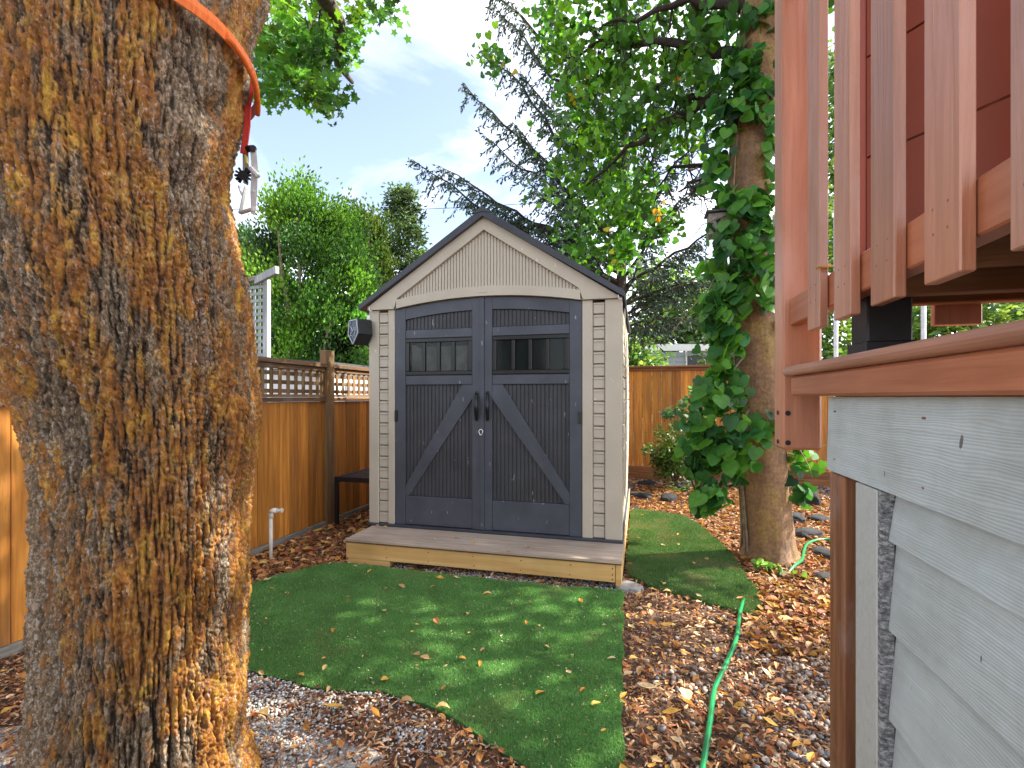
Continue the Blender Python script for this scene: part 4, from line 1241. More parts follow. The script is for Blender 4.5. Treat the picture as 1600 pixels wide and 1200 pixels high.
# red-brown screen standing on the upper platform
scn = thing('privacy_screen', 'red brown panelled screen standing on the deck behind the pickets', 'screen', (0.9, 0.9, 1.575))
a0 = Vector((0.53, 1.33, 0)); a1 = Vector((1.30, 0.28, 0)); dirv = (a1 - a0).normalized(); nrm = Vector((-dirv.y, dirv.x, 0))
z = 1.577
for k in range(5):
    mb = MB(); h_ = 0.235
    q = [a0 + Vector((0, 0, z)), a1 + Vector((0, 0, z)), a1 + Vector((0, 0, z + h_ - .006)), a0 + Vector((0, 0, z + h_ - .006))]
    mb.prism(q, -nrm * 0.02); mb.build('panel', M['screen'], scn); z += h_
    if z > 2.35: break
MB().box(-.02, .02, -.02, .02, 1.577, z, .002, Matrix.Translation((a0.x + 0.005, a0.y + 0.021, 0))).build('screen_post', M['screen'], scn)

# slim metal poles further back on the lower deck side
for i, (u, v_, dd, lb) in enumerate(((1306, 540, 2.6, 'slim pale metal pole seen under the deck pickets, left of the black post'), (1443, 520, 2.4, 'slim pale metal pole seen under the deck, right of the black post'))):
    g = P(u, v_, dd)
    o = MB().tube([(g.x, g.y, 0.0), (g.x, g.y, 2.3)], 0.011, 12).build('metal_pole', M['metal'])
    tag(o, lb, 'pole')
single = P(1283, 404, 1.17)
single_leaf(0.432, 1.33, 1.56, .055, 'curled yellow leaf caught between the deck pickets', None)

# ------------------------------------------------------------------ big maple trunk
CX, CY, DIST = -1.443, 1.160, 1.851
cen = math.atan2(-CX, CY)      # bearing left of +Y
# silhouette from the photograph: image height -> edge; turned into radii of a real trunk
Rt = [(0, 425), (67, 403), (130, 395), (200, 384), (250, 368), (290, 357), (320, 360), (345, 368), (380, 372), (450, 388), (560, 402), (640, 409), (700, 405), (780, 399), (850, 392), (950, 388), (1048, 387), (1133, 383), (1200, 388)]
Lt = [(0, -190), (200, -150), (400, -110), (520, -60), (600, -12), (640, 10), (680, 26), (720, 36), (780, 43), (860, 44), (950, 42), (1050, 38), (1133, 30), (1200, 18)]
def edge(tab):
    out = []
    for v_, u in tab:
        bearing = -math.atan((u - 800) / F_PX) + YAW        # left of +Y
        off = math.sin(bearing - cen) * DIST                # lateral offset to the left
        depth = DIST * math.cos(bearing - cen) * math.cos(math.atan((u - 800) / F_PX))
        out.append((EYE + (HORIZON - v_) / F_PX * depth, off))
    return np.array(sorted(out))
er, el = edge(Rt), edge(Lt)
NT, NZ = 620, 760
th = np.linspace(0, 2 * np.pi, NT, endpoint=False)
zz = np.linspace(-0.05, 3.4, NZ)
TH, ZZ = np.meshgrid(th, zz)
# local frame: e1 = to the right as seen from camera, e2 = towards camera
tocam = np.array([-CX, -CY]) / DIST; right_ = np.array([-tocam[1], tocam[0]])
offR = -np.interp(ZZ, er[:, 0], er[:, 1]); offL = np.interp(ZZ, el[:, 0], el[:, 1])
flare = 0.10 * np.clip(0.22 - ZZ, 0, 1) / 0.22
offR = offR + flare * 0.4; offL = offL + flare * 0.4
cxo = (offR - offL) / 2; rad = (offR + offL) / 2
A = TH  # 0 = right, pi/2 = towards camera
rx = rad * np.cos(A); ry = (0.27 + 0.35 * (rad - 0.27)) * np.sin(A)
# bark relief
arc = A * 0.28
px_, pz_ = arc, ZZ
wx_ = 0.016 * PN.fbm(np.cos(A) * 2.2, np.sin(A) * 2.2, ZZ * 1.7, 3)
wz = 0.05 * PN.fbm(np.cos(A) * 3, np.sin(A) * 3 + 9, ZZ * 2.5, 2)
CA, SA = (cxo + rad * np.cos(A)) / 0.28 + wx_ * 3.0, (0.27 + 0.35 * (rad - 0.27)) * np.sin(A) / 0.28 + wx_ * 2.0
P2 = Perlin(11); P3 = Perlin(12)
def ridg(f, zf, pn, o):
    return 1 - np.abs(pn(CA * f, SA * f, (ZZ + wz) * zf + o)) * 2.4
r1 = ridg(13.5, 4.2, P2, 0)       # furrows 6 to 8 cm apart
r2 = ridg(27, 11.0, P3, 5)
r3 = P2.fbm(CA * 34, SA * 34, (ZZ + wz) * 20, 4)
r4 = P3.fbm(CA * 14, SA * 14, ZZ * 48, 3)
fur = np.clip(1 - r1, 0, 1.2); fur2 = np.clip(1 - r2, 0, 1.2)
h = 0.55 * np.minimum(fur, 0.7) / 0.7 + 0.45 * np.minimum(fur2, 0.6) / 0.6
crack = np.clip(np.abs(r4) * 5, 0, 1)
relief = 0.024 * (h - 0.5) + 0.0055 * r3 + 0.007 * (crack - 1) + 0.003 * P3.fbm(CA * 60, SA * 60, ZZ * 60, 2)
h = h * (0.5 + 0.5 * crack) + 0.12 * r3
relief -= 0.010
relief += 0.018 * P3(CA * 1.5, SA * 1.5, ZZ * 1.1) + 0.016 * P2(CA * 2.5, SA * 2.5, ZZ * 2.6 + 4)
def dent(ac, zc, wa, wz_, amp):
    da = (A - ac + np.pi) % (2 * np.pi) - np.pi
    return amp * np.exp(-(da / wa) ** 2 - ((ZZ - zc) / wz_) ** 2)
# the fold between two stems, and the branch collar with its scar
up = np.clip((ZZ - 2.02) / 0.25, 0, 1)
da = (A - 0.98 + np.pi) % (2 * np.pi) - np.pi
relief += -0.045 * up * np.exp(-(da / 0.10) ** 2)
relief += dent(0.85, 1.97, 0.35, 0.10, 0.035) + dent(0.72, 2.08, 0.09, 0.035, -0.04) + dent(0.50, 1.86, 0.12, .04, -0.02)
relief += dent(0.75, 1.18, 0.25, 0.14, 0.028) + dent(1.35, 0.75, 0.14, 0.35, 0.02) + dent(1.9, 1.0, 0.2, 0.5, 0.018) + dent(2.35, 0.4, 0.2, 0.5, -0.02)
rx = rx + relief * np.cos(A); ry = ry + relief * np.sin(A)
X = CX + right_[0] * (cxo + rx) + tocam[0] * ry
Y = CY + right_[1] * (cxo + rx) + tocam[1] * ry
V = np.stack([X, Y, ZZ], -1).reshape(-1, 3)
idx = np.arange(NZ * NT).reshape(NZ, NT); nx = np.roll(idx, -1, 1)
q = np.stack([idx[:-1], nx[:-1], nx[1:], idx[1:]], -1).reshape(-1, 4)
T = np.concatenate([q[:, [0, 1, 2]], q[:, [0, 2, 3]]])
lich = 0.55 + 0.75 * PN.fbm(np.cos(A) * 2.6 + 3, np.sin(A) * 2.6, ZZ * 1.6, 4) + 0.50 * P3.fbm(CA * 10, SA * 10, ZZ * 8 + 2, 3) + 0.22 * (h - 0.45)
# little lichen on the shaded left flank low down, most on the face and the right flank
lich += -0.40 * np.clip((A - 2.0) / 0.8, 0, 1) * (A < 4) * np.clip((1.35 - ZZ) / 0.3, 0, 1) + 0.10 * np.clip((1.3 - A) / 0.6, 0, 1)
lich += -0.16 * up * np.clip((0.98 - A) / 0.15, 0, 1)
maple = thing('maple_tree', 'huge old maple trunk with orange lichened bark filling the left foreground', 'tree', (CX, CY, 0))
tri_mesh('trunk', V, T, M['bark'], maple, None, True, {'ridge': np.clip(h, 0, 1.0), 'lichen': lich})

def surf(ac, z):
    """point on the trunk without the bark relief, and the outward direction"""
    oR = -np.interp(z, er[:, 0], er[:, 1]); oL = np.interp(z, el[:, 0], el[:, 1]); c_ = (oR - oL) / 2; r_ = (oR + oL) / 2
    ex_, ey_ = c_ + r_ * math.cos(ac), (0.27 + 0.35 * (r_ - 0.27)) * math.sin(ac)
    p = Vector((CX + right_[0] * ex_ + tocam[0] * ey_, CY + right_[1] * ex_ + tocam[1] * ey_, z))
    n_ = Vector((right_[0] * math.cos(ac) + tocam[0] * math.sin(ac), right_[1] * math.cos(ac) + tocam[1] * math.sin(ac), 0))
    return p, n_

# ratchet strap round the trunk
rs = thing('ratchet_strap', 'orange and red ratchet strap tied round the maple with its metal buckle hanging', 'strap', tuple(surf(0.0, 2.2)[0]))
rb = []
for k in range(60):
    t = k / 59
    ac = -0.35 + t * 3.6
    z = 2.235 + 0.06 * min(1, max(0, (ac + .1) / 1.0)) + 0.02 * max(0, ac - 0.9)
    p, n_ = surf(ac, z)
    rb.append((p + n_ * 0.018, n_))
sm = MB(); vs = []
for p, n_ in rb:
    w2 = 0.020
    vs.append([sm.bm.verts.new(p + n_ * o_ + Vector((0, 0, dz))) for o_, dz in ((0, w2), (0.004, w2), (0.008, 0), (0.004, -w2), (0, -w2))])
for i in range(len(vs) - 1):
    for k in range(5): sm.bm.faces.new((vs[i][k], vs[i][(k + 1) % 5], vs[i + 1][(k + 1) % 5], vs[i + 1][k]))
sm.build('webbing', M['orange'], rs)
# second, bunched turn of webbing at the flank
bun = MB()
for j in range(4):
    pts = []
    for k in range(14):
        ac = 0.80 - k / 13 * 0.72; p, n_ = surf(ac, 2.300 - 0.085 * (k / 13) ** 1.2 - 0.007 * j)
        pts.append(p + n_ * (0.018 + 0.003 * j))
    bun.tube(pts, 0.006 + .0007 * j, 6, True)
bun.build('folded_webbing', M['orange'], rs)
# hanging red tail
D_ = 1.60
h0, h1, h2, h3 = P(394, 128, D_ + .04), P(387, 165, D_), P(386, 200, D_), P(388, 238, D_)
def ribbon(pts, w_, t_, m_, nm, par):
    mb = MB()
    for a_, b_ in zip(pts[:-1], pts[1:]): mb.bar(a_, b_, w_, t_, 0.001, up=(0.3, -0.95, 0.0))
    return mb.build(nm, m_, par)
ribbon([h0, h1, h2], 0.021, 0.005, M['red'], 'hanging_webbing', rs)
ribbon([P(386, 198, D_ - .004), P(383, 222, D_ - .004), P(380, 240, D_ - .004)], 0.020, 0.006, M['red'], 'hanging_webbing', rs)
ribbon([P(383, 190, D_ + .01), P(379, 240, D_ + .01)], 0.010, 0.004, M['red'], 'hanging_webbing', rs)
# buckle: frame plates, spindle, ratchet wheel, pawl, handle
bk = MB()
def plate(pts, dd, t_=0.003): bk.prism([P(u, v_, dd) for u, v_ in pts], P(pts[0][0], pts[0][1], dd + t_) - P(pts[0][0], pts[0][1], dd))
plate([(390, 226), (400, 230), (403, 262), (402, 300), (399, 336), (392, 334), (391, 300), (393, 262)], D_ - .018)
plate([(379, 232), (388, 230), (389, 262), (388, 290), (380, 286), (379, 262)], D_ + .012)
bk.build('frame', M['metal'], rs)
MB().tube([P(396, 232, D_ - .024), P(383, 233, D_ + .016)], 0.0105, 14).build('pin', M['dark_metal'], rs)
rw = MB()
for k in range(12):
    a_ = k / 12 * 2 * math.pi
    c_ = P(380, 274, D_); q = c_ + (P(380 + 13 * math.cos(a_), 274 + 13 * math.sin(a_), D_) - c_)
    rw.bar(c_, q, 0.008, 0.006)
rw.tube([P(380, 274, D_ - .018), P(380, 274, D_ + .016)], 0.015, 16)
rw.build('ratchet_wheel', M['dark_metal'], rs)
MB().bar(P(391, 262, D_ - .02), P(404, 276, D_ - .02), 0.018, 0.014, .003).build('pawl', M['metal'], rs)
hd = MB()
hd.bar(P(384, 292, D_ - .004), P(375, 334, D_ - .004), 0.014, 0.006, .002).bar(P(374, 333, D_ - .004), P(397, 326, D_ - .012), 0.016, 0.008, .002)
hd.bar(P(373, 290, D_ - .004), P(379, 306, D_ - .004), 0.010, 0.006, .002)
hd.tube([P(396, 326, D_ - .025), P(396, 326, D_ + .004)], 0.007, 12)
hd.tube([P(396, 298, D_ - .022), P(396, 298, D_ - .006)], 0.004, 10)
hd.build('handle', M['metal'], rs)
MB().bar(P(384, 243, D_ - .006), P(386, 256, D_ - .006), 0.014, 0.004).build('label_tag', plain('yellow_tag', (0.62, 0.52, 0.10), 0.5), rs)
# ------------------------------------------------------------------ foliage builders
def lobed(n_l, depth, fold=0.12):
    pts = [(0, 0, 0)]; k = n_l * 2
    for i in range(k):
        a_ = (i / k) * 2 * math.pi
        r_ = 0.5 if i % 2 == 0 else 0.5 * depth
        pts.append((math.cos(a_) * r_, math.sin(a_) * r_, fold * abs(math.sin(a_)) * r_))
    return pts, [(0, i + 1, (i + 1) % k + 1) for i in range(k)]
MAPLE = lobed(5, 0.52)
HEART_OUT = [(0.0, -0.50), (0.18, -0.36), (0.36, -0.12), (0.44, 0.10), (0.40, 0.30), (0.26, 0.42), (0.10, 0.42), (0.0, 0.30), (-0.10, 0.42), (-0.26, 0.42), (-0.40, 0.30), (-0.44, 0.10), (-0.36, -0.12), (-0.18, -0.36)]
def heart(curl):
    v = [(0, 0.05, 0.0)]; 
    for x_, y_ in HEART_OUT: v.append((x_, y_, -0.30 * curl * x_ * x_ * 2 + 0.10 * abs(x_) - 0.35 * curl * y_ * y_))
    n = len(HEART_OUT)
    return v, [(0, i + 1, (i + 1) % n + 1) for i in range(n)]
OVAL = ([(0, -.5, 0), (.22, -.2, .05), (.24, .15, .05), (0, .5, 0), (-.24, .15, .05), (-.22, -.2, .05)], [(0, 1, 5), (1, 2, 5), (2, 4, 5), (2, 3, 4)])
DIAM = ([(0, -.5, 0), (.2, 0, .06), (0, .5, 0), (-.2, 0, .06)], [(0, 1, 2), (0, 2, 3)])
TUFT = ([(0, 0, 0), (.16, .45, .10), (0, 1, 0), (-.16, .45, .10), (0, .45, -.16)], [(0, 1, 2), (0, 2, 3), (0, 4, 2), (0, 1, 4)])


def leaf_cloud(name, shape, centres, n, spread, size, cols, mat_, parent, rng, droop=0.3, jitter=0.2, shell=False, cstd=0.25):
    """n leaves in clumps round the given centres; spread (k,) or scalar; each clump has its own shade of green"""
    C_ = np.asarray(centres, float); k = len(C_)
    w = rng.integers(0, k, n)
    sp = np.asarray(spread, float); sp = np.full(k, sp) if sp.ndim == 0 else sp
    d = rng.normal(size=(n, 3)); 
    if shell: d = d / np.linalg.norm(d, axis=1, keepdims=True) * rng.uniform(0.55, 1.0, (n, 1)) ** 0.5 * 1.5
    pos_ = C_[w] + d * sp[w][:, None] * np.array([1, 1, .8])
    yaw = rng.uniform(0, 6.28, n); pitch = rng.normal(0, 0.7, n); roll = rng.normal(droop, 0.6, n)
    cl = rng.integers(0, len(cols), k)
    cols = np.array(cols); cc = cols[cl][w] * (1 + cstd * rng.normal(size=(k, 1)))[w] * (1 + jitter * rng.normal(size=(n, 1)))
    s = rng.uniform(size[0], size[1], n)
    return scatter(name, shape[0], shape[1], pos_, rot_mats(yaw, pitch, roll), s, mat_, parent, np.clip(cc, 0.004, 0.9))


def in_ellipsoid(c_, r_, n, rng, hollow=0.0):
    d = rng.normal(size=(n, 3)); d /= np.linalg.norm(d, axis=1, keepdims=True)
    u = rng.uniform(hollow ** 3, 1, (n, 1)) ** (1 / 3)
    return np.array(c_)[None] + d * u * np.array(r_)[None]


# ------------------------------------------------------------------ maple limbs and leaves overhead
g_maple = [(0.080, 0.217, 0.031), (0.120, 0.290, 0.042), (0.056, 0.152, 0.031), (0.152, 0.304, 0.035), (0.072, 0.196, 0.049)]
rg = np.random.default_rng(21)
lim = MB()
limbs = []
def limb(p0, p1, r0, r1, sag=0.0, n=7, wob=0.08):
    pts = []; p0, p1 = Vector(p0), Vector(p1)
    for k in range(n + 1):
        t = k / n; q = p0.lerp(p1, t) + Vector((random.uniform(-wob, wob), random.uniform(-wob, wob), random.uniform(-wob, wob))) * (0 if k in (0, n) else 1)
        q.z += sag * math.sin(t * math.pi); pts.append(q)
    return pts, [r0 + (r1 - r0) * k / n for k in range(n + 1)]
top = Vector((CX - 0.1, CY, 3.3))
ends = [(-2.6, 2.9, 5.0), (-3.4, 0.4, 5.6), (-0.6, 0.2, 5.8), (-1.6, 3.4, 4.6), (-2.7, 4.2, 4.3), (-1.5, 1.5, 6.6), (0.6, 1.2, 6.0), (-3.4, 2.2, 4.8)]
for e in ends:
    p, r_ = limb(top, e, 0.13, 0.02, 0.25); lim.tube(p, r_, 8); limbs.append(p)
lim.tube([(CX - .12, CY - .02, 3.2), (CX - .14, CY - .02, 4.3), (CX - .2, CY, 5.6), (CX - .3, CY, 7.0)], [0.30, 0.2, 0.12, 0.05], 12)
lim.build('limbs', M['bark3'], maple)
# the spray of leaves that shows beside the trunk; positions are real points 3.4 to 4.6 m away
spray = []
for (u, v_, n_) in ((405, 85, 5), (430, 110, 6), (455, 95, 6), (480, 120, 6), (440, 140, 3), (500, 140, 6), (515, 158, 4), (500, 90, 5), (530, 85, 3), (560, 74, 2), (470, 75, 6), (415, 150, 3), (420, 60, 6), (470, 45, 6), (520, 55, 4), (400, 30, 6), (450, 15, 6), (560, 30, 3), (600, 10, 3), (500, 10, 4), (520, 172, 1), (400, 140, 2)):
    for k in range(n_):
        spray.append(P(u + rg.normal(0, 11), v_ + rg.normal(0, 9), rg.uniform(3.5, 4.5)))
spray = np.array([tuple(p) for p in spray])
leaf_cloud('crown', MAPLE, spray, 2000, 0.065, (0.055, 0.10), g_maple, M['foliage'], maple, rg, 0.2)
tw = MB()
a_ = P(500, 5, 4.0)
for (u, v_) in ((560, 76), (515, 165), (410, 130), (450, 130), (480, 140)):
    p, r_ = limb(a_, P(u, v_, 4.0 + random.uniform(-.3, .3)), 0.014, 0.003, 0, 5, .02); tw.tube(p, r_, 5)
p, r_ = limb((-2.0, 3.1, 4.75), a_, 0.03, 0.014, 0.05, 5, .03); tw.tube(p, r_, 6)
tw.build('twigs', M['twig'], maple)
cl = np.concatenate([in_ellipsoid((-2.3, 1.2, 7.6), (2.0, 1.8, 1.2), 60, rg, 0.5)])
leaf_cloud('crown', MAPLE, cl, 2200, 0.22, (0.09, 0.16), g_maple, M['foliage'], maple, rg, 0.1)

# ------------------------------------------------------------------ tree with the vine
TXB, TYB = 0.915, 4.150
vt = thing('shade_tree', 'smooth olive barked tree right of the shed with a trunk wrapped in vine leaves', 'tree', (TXB, TYB, 0))
prof = [(-0.05, 1200, .205), (0.0, 1203, .198), (0.06, 1202, .186), (0.15, 1201, .180), (0.4, 1197, .172), (0.9, 1190, .166), (1.5, 1187, .160), (2.2, 1178, .150), (2.6, 1172, .145), (3.0, 1170, .138), (3.5, 1178, .142), (4.2, 1184, .125), (5.5, 1190, .10), (7.0, 1196, .06)]
NT2, NZ2 = 120, 260
zt = np.linspace(-0.05, 6.8, NZ2); pz = np.array([p[0] for p in prof]); D2 = 3.78
ctr = np.array([tuple(P(np.interp(z, pz, [p[1] for p in prof]), 600, D2))[:2] for z in zt]); rr2 = np.interp(zt, pz, [p[2] for p in prof])
th = np.linspace(0, 2 * np.pi, NT2, endpoint=False); A, ZI = np.meshgrid(th, np.arange(NZ2)); ZZ2 = zt[ZI]
rel = 0.012 * PN.fbm(np.cos(A) * 1.5, np.sin(A) * 1.5, ZZ2 * 1.6, 3) + 0.004 * P2.fbm(np.cos(A) * 8, np.sin(A) * 8, ZZ2 * 14, 3)
rel += 0.035 * np.clip(0.14 - ZZ2, 0, 1) / 0.14 * (0.5 + 0.5 * np.sin(A * 4 + 1))
rel += 0.006 * np.exp(-((ZZ2 - 0.47) / 0.012) ** 2)
RR = rr2[ZI] + rel
V = np.stack([ctr[ZI, 0] + RR * np.cos(A), ctr[ZI, 1] + RR * np.sin(A), ZZ2], -1).reshape(-1, 3)
idx = np.arange(NZ2 * NT2).reshape(NZ2, NT2); nx = np.roll(idx, -1, 1)
q = np.stack([idx[:-1], nx[:-1], nx[1:], idx[1:]], -1).reshape(-1, 4)
tri_mesh('trunk', V, np.concatenate([q[:, [0, 1, 2]], q[:, [0, 2, 3]]]), M['bark2'], vt, None, True)
tc_ = lambda z: Vector((float(np.interp(z, zt, ctr[:, 0])), float(np.interp(z, zt, ctr[:, 1])), z))
lb = MB(); hang = []
lspec = [(3.3, P(1000, 150, 4.6), .05), (3.6, P(905, 300, 4.8), .045), (3.1, P(1030, 290, 4.7), .035), (3.9, P(880, 90, 4.9), .05), (4.2, P(940, 40, 4.2), .05), (2.75, P(1060, 300, 4.4), .025), (3.5, P(960, 230, 5.2), .04),
         (4.4, (2.6, 4.9, 5.4), .07), (4.6, (1.2, 6.2, 5.8), .07), (4.9, (-0.6, 3.4, 6.4), .07), (5.2, (2.2, 3.0, 6.8), .06), (4.5, (1.9, 3.1, 5.2), .05)]
for z0, e, r0 in lspec:
    p, r_ = limb(tc_(z0), e, r0, 0.008, 0.12, 9, .06); lb.tube(p, r_, 7)
    for j in range(3, 9):
        q0 = p[j]
        for s_ in range(2):
            e2 = q0 + Vector((random.uniform(-.35, .25), random.uniform(-.3, .3), random.uniform(-.45, .05)))
            pp_, rr_ = limb(q0, e2, 0.008, 0.003, 0.0, 4, .03); lb.tube(pp_, rr_, 5); hang.append(e2); hang.append(q0.lerp(e2, .5))
lb.build('limbs', M['twig'], vt)
g_lin = [(0.067, 0.195, 0.021), (0.101, 0.267, 0.021), (0.048, 0.136, 0.026), (0.144, 0.324, 0.026), (0.076, 0.208, 0.036), (0.059, 0.162, 0.024)]
cen_ = []
for (u, v_, su, sv, n_, d0, d1) in ((880, 95, 16, 22, 15, 4.4, 5.2), (930, 110, 30, 28, 26, 4.3, 5.3), (1000, 110, 34, 30, 26, 4.2, 5.2), (1070, 110, 30, 34, 24, 4.0, 5.0), (900, 190, 22, 24, 18, 4.6, 5.3), (965, 200, 30, 28, 22, 4.4, 5.3),
                                   (1040, 210, 30, 30, 18, 4.2, 5.0), (900, 262, 22, 22, 16, 4.7, 5.3), (960, 275, 26, 24, 18, 4.6, 5.3), (1010, 290, 22, 26, 9, 4.4, 5.0), (935, 335, 26, 20, 15, 4.7, 5.3), (985, 330, 20, 22, 10, 4.6, 5.2),
                                   (930, 395, 20, 14, 12, 4.9, 5.4), (970, 385, 16, 22, 9, 4.8, 5.3), (1020, 360, 22, 14, 8, 4.4, 5.0), (905, 370, 10, 14, 6, 4.9, 5.3), (950, 20, 50, 28, 24, 4.2, 5.2), (1060, 30, 40, 28, 20, 4.0, 5.0), (870, 40, 20, 24, 10, 4.5, 5.2),
                                   (1120, 90, 22, 40, 14, 3.7, 4.5), (1110, 190, 20, 36, 12, 3.7, 4.4), (770, 92, 7, 8, 4, 4.6, 4.8)):
    for k in range(n_): cen_.append(tuple(P(u + rg.normal(0, su), v_ + rg.normal(0, sv), rg.uniform(d0, d1))))
leaf_cloud('crown', heart(0.5), np.array(cen_), 5200, 0.080, (0.050, 0.088), g_lin, M['foliage'], vt, rg, 0.9, 0.15)
yl = [tuple(P(u + rg.normal(0, 6), v_ + rg.normal(0, 6), rg.uniform(4.5, 4.7))) for (u, v_) in ((783, 108), (790, 104), (910, 145), (905, 152), (1030, 330), (1040, 322), (968, 392), (963, 398), (938, 372), (890, 150), (1043, 120))]
leaf_cloud('yellowing_leaves', heart(0.5), np.array(yl), 34, 0.04, (0.05, 0.08), [(0.50, 0.36, 0.03), (0.55, 0.24, 0.03), (0.42, 0.40, 0.05)], M['foliage'], vt, rg, 0.9)
up_ = np.concatenate([in_ellipsoid((2.2, 4.3, 6.0), (1.9, 1.7, 1.5), 110, rg, 0.3), in_ellipsoid((3.4, 4.2, 4.6), (1.2, 1.8, 1.4), 60, rg, 0.3)])
up_ = np.concatenate([up_, in_ellipsoid((1.7, 2.7, 5.6), (1.0, 1.0, 0.9), 45, rg, 0.2)])  # unseen clumps added towards the sun to shade the maple trunk
leaf_cloud('crown', heart(0.5), up_, 9500, 0.20, (0.08, 0.13), g_lin, M['foliage'], vt, rg, 0.5)

# climbing vine
vn = thing('climbing_vine', 'large leaved green vine climbing and hanging round the trunk right of the shed', 'vine', (TXB, TYB - 0.2, 0))
st = MB()
for k in range(4):
    ph = 2.6 + 0.35 * k; pts = []
    for i in range(26):
        z = 0.02 + i * 0.17; c_ = tc_(z); rr_ = float(np.interp(z, zt, rr2)) + 0.012
        a_ = ph + 0.25 * math.sin(z * 1.3 + k)
        pts.append(c_ + Vector((math.cos(a_) * rr_, math.sin(a_) * rr_, 0)))
    st.tube(pts, [0.010 - 0.0002 * i for i in range(26)], 6)
# shoots that hang away from the trunk
for (u0, v0, u1, v1, dd) in ((1165, 620, 1085, 805, 3.5), (1160, 560, 1060, 690, 3.55), (1170, 640, 1120, 760, 3.45), (1215, 640, 1270, 750, 3.55), (1210, 560, 1250, 690, 3.6), (1160, 400, 1050, 520, 3.5), (1150, 330, 1070, 380, 3.6)):
    p, r_ = limb(P(u0, v0, 3.66), P(u1, v1, dd), 0.007, 0.003, 0.05, 6, .02); st.tube(p, r_, 5)
st.build('stems', M['bark_light'], vn)
heart_me = []
for c_ in (0.3, 0.7, 1.1, 0.5):
    hv, ht = heart(c_)
    hv = list(hv); k0 = len(hv)
    hv += [(-.008, 0.3, 0), (.008, 0.3, 0), (0.0, 0.62, -0.12)]
    me = bpy.data.meshes.new('leaf'); me.from_pydata(hv, [], ht + [(k0, k0 + 1, k0 + 2)]); me.materials.append(M['vine_leaf'])
    me.polygons.foreach_set('use_smooth', [True] * len(me.polygons)); heart_me.append(me)
# (u, v, su, sv, count, depth range, leaf size range)
VB = [(1150, 110, 24, 34, 20, 3.50, 3.75, .11, .15), (1180, 150, 24, 40, 22, 3.45, 3.62, .11, .15), (1205, 220, 10, 50, 12, 3.5, 3.62, .10, .14), (1130, 200, 16, 40, 14, 3.5, 3.75, .11, .15), (1120, 260, 14, 24, 9, 3.5, 3.7, .10, .14),
      (1160, 320, 28, 16, 14, 3.42, 3.6, .11, .15), (1195, 330, 14, 30, 12, 3.42, 3.6, .11, .15), (1180, 390, 26, 30, 22, 3.40, 3.58, .12, .16), (1130, 400, 22, 34, 18, 3.45, 3.7, .12, .16), (1150, 460, 26, 22, 16, 3.42, 3.6, .12, .16),
      (1200, 460, 10, 34, 10, 3.42, 3.58, .11, .15), (1110, 480, 18, 26, 9, 3.45, 3.7, .11, .15), (1130, 550, 18, 34, 16, 3.45, 3.65, .12, .16), (1112, 620, 22, 24, 15, 3.4, 3.65, .12, .17), (1150, 640, 14, 30, 10, 3.42, 3.55, .12, .16),
      (1090, 680, 24, 26, 16, 3.38, 3.6, .13, .18), (1130, 710, 26, 26, 18, 3.36, 3.55, .13, .18), (1160, 720, 14, 22, 8, 3.36, 3.48, .12, .16), (1110, 775, 20, 20, 12, 3.34, 3.5, .13, .18), (1125, 500, 24, 50, 26, 3.42, 3.62, .11, .15), (1150, 430, 24, 40, 14, 3.4, 3.6, .11, .15), (1085, 720, 22, 30, 12, 3.36, 3.6, .12, .17), (1105, 60, 26, 50, 10, 3.5, 3.8, .10, .14), (1190, 668, 18, 16, 8, 3.36, 3.5, .13, .17),
      (1218, 670, 10, 16, 5, 3.4, 3.55, .12, .16), (1245, 715, 18, 22, 9, 3.5, 3.7, .12, .16), (1255, 765, 12, 14, 3, 3.5, 3.6, .11, .15), (1140, 40, 26, 26, 12, 3.5, 3.7, .11, .15), (1190, 30, 20, 26, 10, 3.5, 3.7, .11, .15), (1218, 560, 4, 40, 4, 3.5, 3.62, .10, .13)]
cnt = 0; extra = []
for (u, v_, su, sv, n_, d0, d1, s0, s1) in VB:
    for k in range(n_):
        uu, vv = u + random.gauss(0, su * .62), v_ + random.gauss(0, sv * .75)
        # bare patches of trunk stay clear
        if (1152 < uu < 1195 and 205 < vv < 292) or (1160 < uu < 1216 and 492 < vv < 645) or (1165 < uu < 1240 and vv > 742): continue
        if uu > 1225 and vv < 640: continue
        p = P(uu, vv, random.uniform(d0, d1))
        if cnt >= 298: extra.append(p); continue
        o = bpy.data.objects.new('leaf', random.choice(heart_me)); COL.objects.link(o); o.parent = vn
        o.location = p - vn.location
        s = random.uniform(s0, s1) * 0.86; o.scale = (s * random.uniform(.85, 1.1), s, s)
        # blade hangs tip down, face tilted up and outwards
        out = (Vector((p.x, p.y, 0)) - Vector((tc_(p.z).x, tc_(p.z).y, 0)))
        az = math.atan2(out.y, out.x) + random.gauss(0, .55)
        o.rotation_euler = Euler((R(random.gauss(58, 17)), R(random.gauss(0, 14)), az + math.pi / 2), 'XYZ')
        cnt += 1
# smaller leaves deeper in the mass
inner = []
for (u, v_, su, sv, n_, d0, d1, s0, s1) in VB:
    for k in range(int(n_ * 3.2)):
        uu, vv = u + random.gauss(0, su * .65), v_ + random.gauss(0, sv * .8)
        if (1152 < uu < 1195 and 205 < vv < 292) or (1158 < uu < 1218 and 488 < vv < 648) or (1165 < uu < 1240 and vv > 740) or (uu > 1225 and vv < 640): continue
        inner.append(tuple(P(uu, vv, random.uniform(d0 + .08, d1 + .12))))
o = leaf_cloud('small_leaves', heart(0.6), np.array(inner), int(len(inner) * 1.1), 0.03, (0.07, 0.13), [(0.028, 0.115, 0.028), (0.05, 0.175, 0.03), (0.085, 0.25, 0.03)], M['foliage'], vn, rg, 1.0)
o['kind'] = 'stuff'

